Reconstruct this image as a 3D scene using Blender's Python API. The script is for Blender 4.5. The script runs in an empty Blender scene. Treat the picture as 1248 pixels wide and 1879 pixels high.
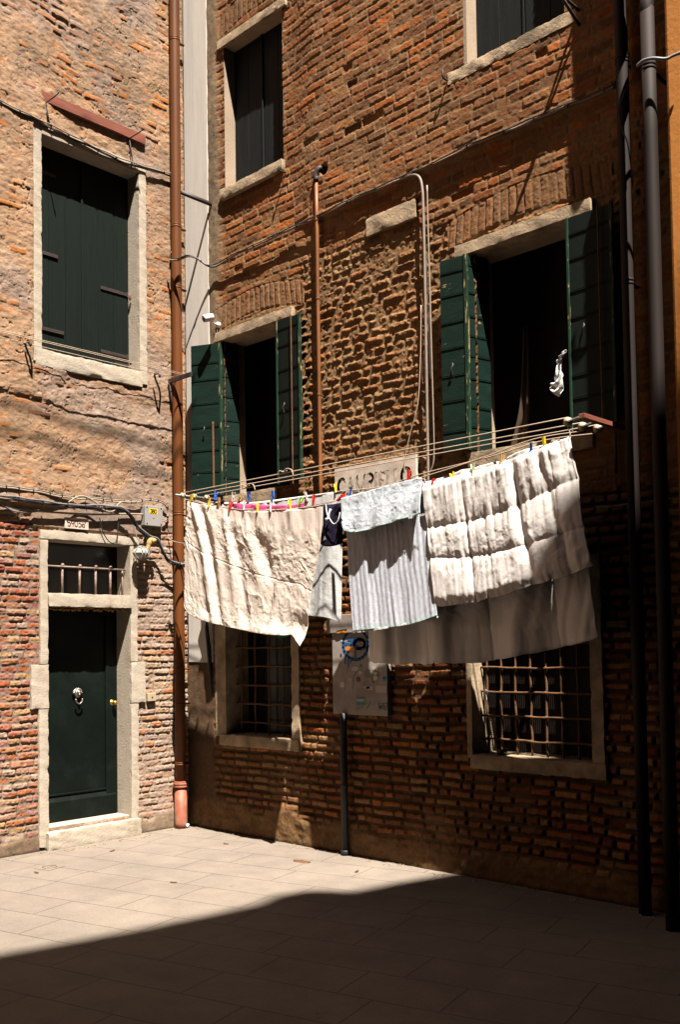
import bpy, math, random
import numpy as np
from mathutils import Matrix, Vector
sc = bpy.context.scene
COL = sc.collection
rad = math.radians

# ------------------------------------------------------------ camera
W, H = 1248.0, 1879.0
YAW, PITCH, ROLL = 2.3304, 0.041104, -0.015097
FPX, SHY = 1799.88, 172.79
CAM = np.array([7.898, -6.092, 1.75])
def _basis():
    f = np.array([math.cos(PITCH)*math.cos(YAW), math.cos(PITCH)*math.sin(YAW), math.sin(PITCH)])
    r = np.cross(f, [0, 0, 1]); r /= np.linalg.norm(r); u = np.cross(r, f)
    c, s = math.cos(ROLL), math.sin(ROLL)
    return c*r+s*u, -s*r+c*u, f
BR, BU, BF = _basis()
cam = bpy.data.cameras.new('camera'); co = bpy.data.objects.new('camera', cam); COL.objects.link(co)
m = Matrix.Identity(4)
for i in range(3):
    m[i][0] = BR[i]; m[i][1] = BU[i]; m[i][2] = -BF[i]; m[i][3] = CAM[i]
co.matrix_world = m
cam.sensor_fit = 'VERTICAL'; cam.sensor_height = 36.0; cam.lens = FPX/H*36.0
cam.shift_y = SHY/H; cam.clip_end = 500; cam.clip_start = 0.05
sc.camera = co

# ------------------------------------------------------------ light
SUNV = np.array([2.0, -1.0, 4.25]); SUNV /= np.linalg.norm(SUNV)      # towards the sun
w = bpy.data.worlds.new('World'); sc.world = w; w.use_nodes = True
nt = w.node_tree; bg = nt.nodes['Background']
sky = nt.nodes.new('ShaderNodeTexSky'); sky.sky_type = 'NISHITA'; sky.sun_disc = False
sky.sun_elevation = math.asin(SUNV[2]); sky.sun_rotation = math.atan2(SUNV[0], SUNV[1]); sky.air_density = 0.2; sky.dust_density = 0.0; sky.ozone_density = 1.0
nt.links.new(sky.outputs[0], bg.inputs[0]); bg.inputs[1].default_value = 0.05
sl = bpy.data.lights.new('sun', 'SUN'); sl.energy = 5.0; sl.angle = rad(0.53); sl.color = (1.0, 0.93, 0.83)
so = bpy.data.objects.new('sun', sl); COL.objects.link(so)
so.rotation_euler = Vector(SUNV).to_track_quat('Z', 'Y').to_euler(); so.location = (5, -3, 20)
sc.view_settings.view_transform = 'Standard'; sc.view_settings.look = 'None'
sc.view_settings.exposure = 2.2; sc.view_settings.gamma = 1.0
sc.cycles.max_bounces = 6; sc.cycles.diffuse_bounces = 1

# ------------------------------------------------------------ placing helpers: a point of the photograph laid on a real plane
def ray(x, y): return ((x-W/2)*BR-(y-H/2-SHY)*BU+FPX*BF)/FPX
def L(x, y, o=0.0):                       # on the left house's wall plane, o metres in front of it
    d = ray(x, y); return CAM+(o-CAM[0])/d[0]*d
def R(x, y, o=0.0):                       # on the back house's wall plane, o metres in front of it
    d = ray(x, y); return CAM+(-o-CAM[1])/d[1]*d
def G(x, y, z=0.0):
    d = ray(x, y); return CAM+(z-CAM[2])/d[2]*d

# ------------------------------------------------------------ noise
def _h(a, b, k):
    a = a.astype(np.int64) & 0xffffffff; b = b.astype(np.int64) & 0xffffffff
    x = (a*374761393+b*668265263+k*974634777) & 0xffffffff
    x = ((x ^ (x >> 13))*1274126177) & 0xffffffff
    x = ((x ^ (x >> 16))*2246822519) & 0xffffffff
    x = x ^ (x >> 13)
    return (x & 0xffffff)/float(0xffffff)
def vn(u, v, su, k=0, sv=None):
    sv = su if sv is None else sv
    U = np.asarray(u)/su; V = np.asarray(v)/sv
    i = np.floor(U); j = np.floor(V); a = U-i; b = V-j
    a = a*a*a*(a*(a*6-15)+10); b = b*b*b*(b*(b*6-15)+10)
    n00 = _h(i, j, k); n10 = _h(i+1, j, k); n01 = _h(i, j+1, k); n11 = _h(i+1, j+1, k)
    return (n00*(1-a)+n10*a)*(1-b)+(n01*(1-a)+n11*a)*b
def fbm(u, v, s, k=0, oc=4, g=.5):
    t = 0; a = 1; n = 0
    for o in range(oc):
        t = t+a*vn(u, v, s/2**o, k+o*17); n += a; a *= g
    return t/n
def ss(a, b, x):
    t = np.clip((x-a)/(b-a), 0, 1); return t*t*(3-2*t)

# ------------------------------------------------------------ materials
def nmat(name, col, rough=.85, var=.25, vscale=6, bump=.15, bscale=60, metal=0.0, attr=False, dark=None, dscale=2.0, dthr=.6, chips=None, chipscale=14, chipthr=.72, stretch=(1, 1, 1), spec=.3):
    col = tuple(x*.63 for x in col); dark = dark and tuple(x*.63 for x in dark); chips = chips and tuple(x*.63 for x in chips)
    mt = bpy.data.materials.new(name); mt.use_nodes = True
    n = mt.node_tree.nodes; l = mt.node_tree.links; b = n['Principled BSDF']
    b.inputs['Roughness'].default_value = rough; b.inputs['Metallic'].default_value = metal
    b.inputs['Specular IOR Level'].default_value = spec
    tc = n.new('ShaderNodeTexCoord'); mp = n.new('ShaderNodeMapping'); mp.inputs['Scale'].default_value = stretch
    l.new(tc.outputs['Object'], mp.inputs['Vector'])
    def noise(sc_, det=6, ro=.6):
        x = n.new('ShaderNodeTexNoise'); x.inputs['Scale'].default_value = sc_; x.inputs['Detail'].default_value = det; x.inputs['Roughness'].default_value = ro
        l.new(mp.outputs[0], x.inputs['Vector']); return x
    if attr:
        c = n.new('ShaderNodeAttribute'); c.attribute_name = 'Col'; cur = c.outputs['Color']
    else:
        c = n.new('ShaderNodeRGB'); c.outputs[0].default_value = (*col, 1); cur = c.outputs[0]
    nz = noise(vscale)
    mr = n.new('ShaderNodeMapRange'); mr.inputs[1].default_value = .3; mr.inputs[2].default_value = .7
    mr.inputs[3].default_value = 1-var; mr.inputs[4].default_value = 1+var
    l.new(nz.outputs['Fac'], mr.inputs[0])
    mx = n.new('ShaderNodeMix'); mx.data_type = 'RGBA'; mx.blend_type = 'MULTIPLY'; mx.inputs[0].default_value = 1
    l.new(cur, mx.inputs[6]); l.new(mr.outputs[0], mx.inputs[7]); cur = mx.outputs[2]
    def blend(cur, c2, scale, thr, wdt=.06):
        z = noise(scale, 8, .65)
        r = n.new('ShaderNodeMapRange'); r.inputs[1].default_value = thr-wdt; r.inputs[2].default_value = thr+wdt
        l.new(z.outputs['Fac'], r.inputs[0])
        q = n.new('ShaderNodeMix'); q.data_type = 'RGBA'; l.new(r.outputs[0], q.inputs[0]); l.new(cur, q.inputs[6]); q.inputs[7].default_value = (*c2, 1)
        return q.outputs[2]
    if dark: cur = blend(cur, dark, dscale, dthr, .12)
    if chips: cur = blend(cur, chips, chipscale, chipthr, .015)
    l.new(cur, b.inputs['Base Color'])
    if bump:
        bz = noise(bscale, 8, .65); bp = n.new('ShaderNodeBump'); bp.inputs['Strength'].default_value = bump; bp.inputs['Distance'].default_value = .01
        l.new(bz.outputs['Fac'], bp.inputs['Height']); l.new(bp.outputs[0], b.inputs['Normal'])
    return mt
M = {}
M['wall'] = nmat('brickwork', (1, 1, 1), .95, .22, 35, .5, 120, attr=True, spec=.1)
M['stone'] = nmat('istrian stone', (.44, .37, .29), .85, .22, 5, .5, 50, dark=(.25, .19, .13), dscale=5, dthr=.62)
M['stoneR'] = nmat('weathered stone', (.42, .31, .20), .9, .3, 7, .6, 45, dark=(.17, .12, .07), dscale=4, dthr=.58)
M['jamb'] = nmat('limewashed reveal', (.36, .27, .19), .9, .15, 4, .3, 60)
M['plasterstrip'] = nmat('grey render', (.62, .56, .50), .9, .10, 6, .25, 40, stretch=(3, 3, .25))
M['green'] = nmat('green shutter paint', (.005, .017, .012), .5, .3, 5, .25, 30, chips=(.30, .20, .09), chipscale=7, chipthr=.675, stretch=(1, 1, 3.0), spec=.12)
M['greenD'] = nmat('dark and shaded green paint', (.003, .008, .0055), .6, .3, 4, .3, 30, chips=(.10, .12, .09), chipscale=30, chipthr=.74, stretch=(6, 6, .6), spec=.12)  # own dark paint on the big window, painted-in shade on the folded right leaves
M['greenedge'] = nmat('worn green edge', (.012, .035, .02), .6, .4, 12, .3, 40, chips=(.35, .27, .12), chipscale=20, chipthr=.6, stretch=(2, 2, .3), spec=.12)
M['dkblue'] = nmat('dark blue grey paint', (.008, .010, .0105), .65, .3, 4, .3, 30, chips=(.14, .14, .12), chipscale=30, chipthr=.75, stretch=(6, 6, .6), spec=.12)
M['doorgreen'] = nmat('door paint', (.0022, .0055, .0038), .55, .4, 3, .2, 25, dark=(.009, .014, .011), dscale=2.6, dthr=.60, chips=(.10, .13, .10), chipscale=40, chipthr=.76, spec=.12)
M['copper'] = nmat('brown painted pipe', (.128, .040, .009), .48, .25, 4, .08, 20, stretch=(1, 1, .3), spec=.18)
M['bootred'] = nmat('red iron boot', (.28, .085, .045), .6, .25, 8, .2, 30, dark=(.3, .2, .14), dscale=9, dthr=.62)
M['rustpipe'] = nmat('rusty thin pipe', (.20, .070, .018), .5, .35, 9, .2, 40, stretch=(1, 1, .2))
M['brownpipe'] = nmat('dark brown pipe', (.018, .0105, .0085), .7, .2, 3, .05, 20, stretch=(1, 1, .3), spec=.15)
M['iron'] = nmat('black iron', (.035, .022, .018), .6, .3, 10, .3, 60)
M['rust'] = nmat('rusty iron', (.12, .055, .019), .8, .4, 25, .5, 80)
M['irongrey'] = nmat('grey galvanised', (.30, .27, .24), .5, .25, 15, .2, 60, metal=.3)  # pale grey metal of the line bar and pulley forks
M['barpaint'] = nmat('worn bar paint', (.26, .19, .15), .7, .3, 30, .3, 60, dark=(.16, .07, .04), dscale=20)
M['grey'] = nmat('grey plastic', (.30, .28, .27), .6, .06, 8, .05, 30)
M['conduit'] = nmat('grey conduit', (.24, .19, .155), .6, .2, 15, .1, 50)
M['cablegrey'] = nmat('grey cable', (.17, .17, .18), .5, .2, 20, .05, 40)
M['cablelight'] = nmat('pale cable', (.30, .235, .17), .6, .15, 20, .05, 40)
M['cabledark'] = nmat('black cable', (.02, .02, .022), .5, .2, 20, .05, 40)
M['white'] = nmat('white plastic', (.75, .73, .70), .4, .04, 8, 0)
M['black'] = nmat('black gloss', (.01, .01, .01), .2, .1, 8, 0)
M['inside'] = nmat('dark interior', (.03, .022, .018), .9, .2, 3, 0)
M['tanrender'] = nmat('tan render', (.34, .24, .17), .95, .25, 3, .6, 20, dark=(.25, .17, .12), dscale=1.2)
M['rope'] = nmat('nylon rope', (.48, .36, .26), .7, .15, 90, .4, 200)
M['yellowwall'] = nmat('ochre render', (.50, .185, .028), .9, .08, 3, .35, 30, dark=(.44, .16, .024), dscale=1.5, dthr=.6)
M['house'] = nmat('opposite render', (.10, .06, .04), .9, .2, 2, .2, 20)
M['sign'] = nmat('painted sign plaster', (.60, .50, .42), .9, .12, 12, .2, 50, dark=(.48, .37, .29), dscale=8, dthr=.58)
M['ink'] = nmat('faded black lettering', (.47, .38, .315), .9, .6, 30, 0, stretch=(1, 1, .6))
M['inkblack'] = nmat('black print', (.03, .02, .02), .8, .2, 30, 0)
M['redink'] = nmat('red lettering', (.48, .27, .22), .9, .4, 30, 0)
M['panel'] = nmat('grey painted steel', (.36, .31, .28), .55, .12, 5, .08, 30, dark=(.25, .20, .17), dscale=4, dthr=.6)
M['beam'] = nmat('red oxide timber', (.20, .055, .03), .8, .25, 6, .35, 25, stretch=(4, .4, 4))
M['foam'] = nmat('ochre foam', (.38, .20, .05), .95, .35, 20, .8, 40)
M['brass'] = nmat('brass', (.55, .34, .10), .35, .2, 20, .2, 50, metal=.9)
M['bronze'] = nmat('weathered bronze', (.30, .26, .22), .35, .5, 30, .6, 60, metal=.8)
M['cream'] = nmat('cream plastic', (.42, .33, .22), .5, .05, 8, 0)
M['lampyellow'] = nmat('yellowed elbow fitting', (.38, .23, .07), .6, .2, 12, .2, 40)
M['glass'] = nmat('cloudy lamp glass', (.45, .42, .34), .25, .15, 12, .1, 30, spec=.6)
for nme, c in dict(yellow=(.80, .52, .01), red=(.72, .03, .015), blue=(.02, .13, .62), lime=(.30, .62, .03), wood=(.45, .25, .09), clear=(.62, .50, .48), palegreen=(.42, .48, .30), cyan=(.0, .26, .48), teal=(.01, .24, .22), orange=(.80, .26, .02), paintblue=(.015, .11, .30), stickwhite=(.60, .55, .50), stickgrey=(.20, .20, .17), pinksticker=(.52, .40, .38)).items():
    M[nme] = nmat(nme+' colour', c, .5, .1, 40, 0)
def clothmat(name, col, bscale=90, bump=.35, trans=.12, stripes=None, var=.06):
    mt = nmat(name, col, .95, var, 5, bump, bscale, spec=.05)
    n = mt.node_tree.nodes; l = mt.node_tree.links; b = n['Principled BSDF']; out = n['Material Output']
    t = n.new('ShaderNodeBsdfTranslucent'); mix = n.new('ShaderNodeMixShader'); mix.inputs[0].default_value = trans
    src = b.inputs['Base Color'].links[0].from_socket
    if stripes:
        a = n.new('ShaderNodeAttribute'); a.attribute_name = 'Col'
        q = n.new('ShaderNodeMix'); q.data_type = 'RGBA'; q.blend_type = 'MULTIPLY'; q.inputs[0].default_value = 1
        l.new(src, q.inputs[6]); l.new(a.outputs['Color'], q.inputs[7]); l.new(q.outputs[2], b.inputs['Base Color']); src = q.outputs[2]
    l.new(src, t.inputs['Color'])
    l.new(b.outputs[0], mix.inputs[1]); l.new(t.outputs[0], mix.inputs[2]); l.new(mix.outputs[0], out.inputs['Surface'])
    return mt
M['sheet'] = clothmat('crumpled ivory cotton', (.90, .77, .67), trans=.16)
M['whitecloth'] = clothmat('white cotton', (.86, .84, .83), trans=.16)
M['towel'] = clothmat('grey terry towel', (.70, .72, .80), 160, .9, .06, stripes=True)
M['duvet'] = clothmat('quilted white cotton', (.86, .79, .75), 60, .2, .10)
M['navy'] = clothmat('navy fabric', (.017, .013, .030), 90, .2, .03)
M['blackcloth'] = clothmat('black fabric', (.01, .01, .012), 90, .2, .02)
M['pink'] = clothmat('pink towelling', (.78, .12, .30), 120, .5, .1)
M['greencloth'] = clothmat('green cloth', (.01, .22, .13), 90, .3, .1)
M['curtain'] = clothmat('old curtain', (.10, .07, .05), 60, .2, .1)

# paving: big rectangular slabs with thin joints
def paving():
    mt = bpy.data.materials.new('trachyte paving'); mt.use_nodes = True
    n = mt.node_tree.nodes; l = mt.node_tree.links; b = n['Principled BSDF']; b.inputs['Roughness'].default_value = .8; b.inputs['Specular IOR Level'].default_value = .25
    tc = n.new('ShaderNodeTexCoord'); mp = n.new('ShaderNodeMapping'); mp.inputs['Rotation'].default_value = (0, 0, rad(-14)); mp.inputs['Location'].default_value = (.31, .12, 0)
    l.new(tc.outputs['Object'], mp.inputs['Vector'])
    wz = n.new('ShaderNodeTexNoise'); wz.inputs['Scale'].default_value = 1.3; l.new(mp.outputs[0], wz.inputs['Vector'])
    wm = n.new('ShaderNodeVectorMath'); wm.operation = 'MULTIPLY_ADD'; wm.inputs[1].default_value = (.03, .03, 0); l.new(wz.outputs['Color'], wm.inputs[0]); l.new(mp.outputs[0], wm.inputs[2])
    br = n.new('ShaderNodeTexBrick'); br.inputs['Scale'].default_value = 1; br.inputs['Brick Width'].default_value = .92; br.inputs['Row Height'].default_value = .37
    br.inputs['Mortar Size'].default_value = .0045; br.inputs['Mortar Smooth'].default_value = .3; br.offset = .43; br.offset_frequency = 2; br.squash = .62; br.squash_frequency = 3
    br.inputs['Color1'].default_value = (.130, .107, .087, 1); br.inputs['Color2'].default_value = (.128, .104, .085, 1); br.inputs['Mortar'].default_value = (.060, .048, .038, 1)
    l.new(wm.outputs[0], br.inputs['Vector'])
    def mul(cur, sc_, lo, hi, a=.3, c=.7, det=8):
        z = n.new('ShaderNodeTexNoise'); z.inputs['Scale'].default_value = sc_; z.inputs['Detail'].default_value = det; z.inputs['Roughness'].default_value = .65; l.new(tc.outputs['Object'], z.inputs['Vector'])
        r = n.new('ShaderNodeMapRange'); r.inputs[1].default_value = a; r.inputs[2].default_value = c; r.inputs[3].default_value = lo; r.inputs[4].default_value = hi; l.new(z.outputs['Fac'], r.inputs[0])
        q = n.new('ShaderNodeMix'); q.data_type = 'RGBA'; q.blend_type = 'MULTIPLY'; q.inputs[0].default_value = 1; l.new(cur, q.inputs[6]); l.new(r.outputs[0], q.inputs[7]); return q.outputs[2], z
    cur, _ = mul(br.outputs['Color'], .55, .80, 1.16); cur, _ = mul(cur, 3.2, .84, 1.10); cur, z2 = mul(cur, 60, .86, 1.1); cur, _ = mul(cur, 4.1, .66, 1.0, .27, .36); cur, _ = mul(cur, 17, .55, 1.0, .24, .29, 3)
    l.new(cur, b.inputs['Base Color'])
    inv = n.new('ShaderNodeMath'); inv.operation = 'MULTIPLY_ADD'; inv.inputs[1].default_value = -.6; l.new(br.outputs['Fac'], inv.inputs[0])
    zz = n.new('ShaderNodeTexNoise'); zz.inputs['Scale'].default_value = 9; zz.inputs['Detail'].default_value = 10; l.new(tc.outputs['Object'], zz.inputs['Vector'])
    l.new(zz.outputs['Fac'], inv.inputs[2])
    bp = n.new('ShaderNodeBump'); bp.inputs['Strength'].default_value = .5; bp.inputs['Distance'].default_value = .012; l.new(inv.outputs[0], bp.inputs['Height']); l.new(bp.outputs[0], b.inputs['Normal'])
    return mt
M['paving'] = paving()

# ------------------------------------------------------------ objects
def tag(o, label=None, cat=None, group=None, kind=None):
    if label: o['label'] = label
    if cat: o['category'] = cat
    if group: o['group'] = group
    if kind: o['kind'] = kind
    return o
def thing(name, loc, label, cat, group=None):
    o = bpy.data.objects.new(name, None); COL.objects.link(o); o.location = loc; o.empty_display_size = .1
    return tag(o, label, cat, group)
def world_loc(o):
    v = Vector((0, 0, 0))
    while o is not None:
        v = v+Vector(o.location); o = o.parent if o.parent is not None else None
    return v
def link(me, name, mat, parent=None, smooth=False, origin=None):
    o = bpy.data.objects.new(name, me); COL.objects.link(o)
    if mat is not None: me.materials.append(M[mat])
    if smooth: me.polygons.foreach_set('use_smooth', [True]*len(me.polygons))
    if parent is not None:
        o.parent = parent
        root = parent
        while root.parent is not None: root = root.parent
        if parent is root: o.matrix_parent_inverse = Matrix.Translation(-Vector(root.location))
    elif origin is not None:
        me.transform(Matrix.Translation(-Vector(origin))); o.location = origin
    return o
class MB:
    def __init__(s): s.v = []; s.f = []
    def add(s, v, f):
        n = len(s.v); s.v += [tuple(map(float, p)) for p in v]; s.f += [tuple(i+n for i in q) for q in f]; return s
    def box(s, a, b):
        x0, y0, z0 = a; x1, y1, z1 = b
        x0, x1 = min(x0, x1), max(x0, x1); y0, y1 = min(y0, y1), max(y0, y1); z0, z1 = min(z0, z1), max(z0, z1)
        return s.add([(x0, y0, z0), (x1, y0, z0), (x1, y1, z0), (x0, y1, z0), (x0, y0, z1), (x1, y0, z1), (x1, y1, z1), (x0, y1, z1)],
                     [(0, 3, 2, 1), (4, 5, 6, 7), (0, 1, 5, 4), (1, 2, 6, 5), (2, 3, 7, 6), (3, 0, 4, 7)])
    def obox(s, c, ax, ay, az):      # centre and three half-axes
        c = np.array(c, float); ax, ay, az = map(lambda q: np.array(q, float), (ax, ay, az))
        P = [c+i*ax+j*ay+k*az for k in (-1, 1) for (i, j) in ((-1, -1), (1, -1), (1, 1), (-1, 1))]
        return s.add(P, [(0, 3, 2, 1), (4, 5, 6, 7), (0, 1, 5, 4), (1, 2, 6, 5), (2, 3, 7, 6), (3, 0, 4, 7)])
    def tube(s, pts, r, n=8, cap=True):
        P = np.array(pts, float); K = len(P); rr = np.full(K, r) if np.isscalar(r) else np.array(r)
        T = np.gradient(P, axis=0); T /= np.linalg.norm(T, axis=1)[:, None]+1e-12
        up = np.array([0, 0, 1.0]) if abs(T[0][2]) < .9 else np.array([1.0, 0, 0])
        a = np.cross(T[0], up); a /= np.linalg.norm(a); V = []
        for i in range(K):
            a = a-T[i]*(a@T[i]); a /= np.linalg.norm(a); b = np.cross(T[i], a)
            for j in range(n):
                q = 2*math.pi*j/n; V.append(P[i]+rr[i]*(math.cos(q)*a+math.sin(q)*b))
        F = [(i*n+j, i*n+(j+1) % n, (i+1)*n+(j+1) % n, (i+1)*n+j) for i in range(K-1) for j in range(n)]
        if cap: F += [tuple(range(n-1, -1, -1)), tuple(range((K-1)*n, K*n))]
        return s.add(V, F)
    def ell(s, c, r, n=14, m=8):
        V = []; F = []
        for i in range(m+1):
            t = math.pi*i/m
            for j in range(n):
                p = 2*math.pi*j/n; V.append((c[0]+r[0]*math.sin(t)*math.cos(p), c[1]+r[1]*math.sin(t)*math.sin(p), c[2]+r[2]*math.cos(t)))
        for i in range(m):
            for j in range(n): F.append((i*n+j, (i+1)*n+j, (i+1)*n+(j+1) % n, i*n+(j+1) % n))
        return s.add(V, F)
    def build(s, name, mat, parent=None, smooth=False, origin=None, bevel=0, seg=2):
        me = bpy.data.meshes.new(name); me.from_pydata(s.v, [], s.f); me.update()
        o = link(me, name, mat, parent, smooth, origin)
        if bevel:
            md = o.modifiers.new('bevel', 'BEVEL'); md.width = bevel; md.segments = seg; md.limit_method = 'ANGLE'
        return o
def gridmesh(name, P, mat, parent=None, keep=None, col=None, smooth=True, origin=None, solid=0):
    n, k = P.shape[:2]
    idx = np.arange(n*k).reshape(n, k)
    q = np.stack([idx[:-1, :-1], idx[1:, :-1], idx[1:, 1:], idx[:-1, 1:]], -1).reshape(-1, 4)
    if keep is not None: q = q[keep.reshape(-1)]
    used = np.unique(q); mp = np.full(n*k, -1); mp[used] = np.arange(len(used)); q = mp[q]
    V = P.reshape(-1, 3)[used]
    me = bpy.data.meshes.new(name)
    me.vertices.add(len(V)); me.vertices.foreach_set('co', V.astype(np.float32).ravel())
    me.loops.add(len(q)*4); me.loops.foreach_set('vertex_index', q.astype(np.int32).ravel())
    me.polygons.add(len(q)); me.polygons.foreach_set('loop_start', np.arange(0, len(q)*4, 4, dtype=np.int32))
    try: me.polygons.foreach_set('loop_total', np.full(len(q), 4, dtype=np.int32))
    except Exception: pass
    if smooth: me.polygons.foreach_set('use_smooth', np.ones(len(q), dtype=bool))
    me.update(calc_edges=True)
    if col is not None:
        at = me.color_attributes.new('Col', 'FLOAT_COLOR', 'POINT')
        c = np.ones((len(V), 4), dtype=np.float32); c[:, :3] = col.reshape(-1, 3)[used]; at.data.foreach_set('color', c.ravel())
    o = link(me, name, mat, parent, False, origin)
    if solid:
        md = o.modifiers.new('thickness', 'SOLIDIFY'); md.thickness = solid; md.offset = 0
    return o
def rough_box(name, a, b, mat, parent, amp=.006, res=.02, k=1, rag=.0):
    """a dressed stone block: finely divided box whose faces and arrises wander"""
    a = np.minimum(a, b)*1.0, np.maximum(a, b)*1.0
    lo, hi = np.array(a[0], float), np.array(a[1], float); sz = hi-lo
    mb_v = []; mb_f = []
    for ax in range(3):
        u, v = [i for i in range(3) if i != ax]
        nu = max(1, int(sz[u]/res)); nv = max(1, int(sz[v]/res)); nu = min(nu, 160); nv = min(nv, 160)
        for side in (0, 1):
            A, B = np.meshgrid(np.linspace(0, 1, nu+1), np.linspace(0, 1, nv+1), indexing='ij')
            P = np.zeros((nu+1, nv+1, 3)); P[..., u] = lo[u]+A*sz[u]; P[..., v] = lo[v]+B*sz[v]; P[..., ax] = hi[ax] if side else lo[ax]
            base = len(mb_v) and sum(len(x) for x in mb_v)
            mb_v.append(P.reshape(-1, 3)); idx = base+np.arange((nu+1)*(nv+1)).reshape(nu+1, nv+1)
            q = np.stack([idx[:-1, :-1], idx[1:, :-1], idx[1:, 1:], idx[:-1, 1:]], -1).reshape(-1, 4)
            flip = (side == 0) ^ (ax == 1)
            mb_f.append(q[:, ::-1] if flip else q)
    V = np.concatenate(mb_v); F = np.concatenate(mb_f)
    c = (lo+hi)/2; D = (V-c)/(sz/2+1e-9)
    # round arrises
    e = np.sort(np.minimum(sz/2-np.abs(V-c), .03), axis=1); edge = np.clip(1-(e[:, 1]/.010), 0, 1)
    x, y, z = V[:, 0], V[:, 1], V[:, 2]
    nx = fbm(y+3.1*z, z-x*.7, .12, k)-.5; ny = fbm(x+1.7*z, z+y, .12, k+50)-.5; nz = fbm(x+y*1.3, z*.4+y-x, .12, k+90)-.5
    wear = edge*(.12+2.2*np.clip(fbm(x+y, z+x*.5, .05, k+7)-.52, 0, 1))
    V = V+np.stack([nx, ny, nz], 1)*2*amp-np.sign(D)*(wear*(amp*1.2+rag))[:, None]*(np.abs(D) > .9)
    me = bpy.data.meshes.new(name); me.from_pydata(V.tolist(), [], F.tolist()); me.update()
    return link(me, name, mat, parent, True)
def catmull(pts, n=8):
    P = np.array(pts, float)
    if len(P) < 3: return P
    Q = np.vstack([2*P[0]-P[1], P, 2*P[-1]-P[-2]]); out = []
    for i in range(1, len(Q)-2):
        for t in np.arange(n)/n:
            a, b, c, d = Q[i-1:i+3]; out.append(.5*((2*b)+(-a+c)*t+(2*a-5*b+4*c-d)*t*t+(-a+3*b-3*c+d)*t**3))
    out.append(P[-1]); return np.array(out)
def tubepx(F, pts, r, o=.03, n=6, sm=6):
    P = [F(p[0], p[1], p[2] if len(p) > 2 else o) for p in pts]
    return MB().tube(catmull(P, sm), r, n)

# ------------------------------------------------------------ brickwork heightfields
def bricks(u, v, rowh, lens, seed, wob=.012, jit=.003):
    v2 = v+wob*2*(vn(u, v, .6, seed)-.5)+wob*.7*(vn(u, v, .17, seed+5)-.5)
    u2 = u+.012*(vn(u, v, .11, seed+6)-.5)
    row = np.floor(v2/rowh).astype(int); fv = v2-row*rowh
    du = np.zeros_like(u); bid = np.zeros(u.shape, dtype=np.int64)
    for r in range(row.min(), row.max()+1):
        msk = row == r
        if not msk.any(): continue
        rng = np.random.RandomState((seed*977+r*31+5000) % 2**31)
        Ls = rng.choice(lens, 120)*rng.uniform(.88, 1.12, 120); e = -1.0-rng.uniform(0, .25)+np.cumsum(Ls)
        uu = u2[msk]; i = np.searchsorted(e, uu); i = np.clip(i, 1, len(e)-1)
        du[msk] = np.minimum(uu-e[i-1], e[i]-uu); bid[msk] = (r+3000)*512+i
    rnd = lambda k: _h(bid, bid//512, seed*13+k)
    dv = np.minimum(fv-jit*2*rnd(1), rowh-fv-jit*2*rnd(2))
    # rounded corners
    R_ = .016
    a = np.clip(R_-du, 0, None); b = np.clip(R_-dv, 0, None)
    d = np.where((a > 0) & (b > 0), R_-np.hypot(a, b), np.minimum(du, dv))
    return d, rnd, fv/rowh
def pal(t, cols):
    cols = np.array(cols); t = np.clip(t, 0, .9999)*len(cols); return cols[t.astype(int)]
def holes_keep(U, V, holes):
    uc = (U[:-1]+U[1:])/2; vc = (V[:-1]+V[1:])/2
    k = np.ones((len(uc), len(vc)), bool)
    for (a, b, c, d) in holes:
        k[np.ix_((uc > a) & (uc < b), (vc > c) & (vc < d))] = False
    return k

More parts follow.
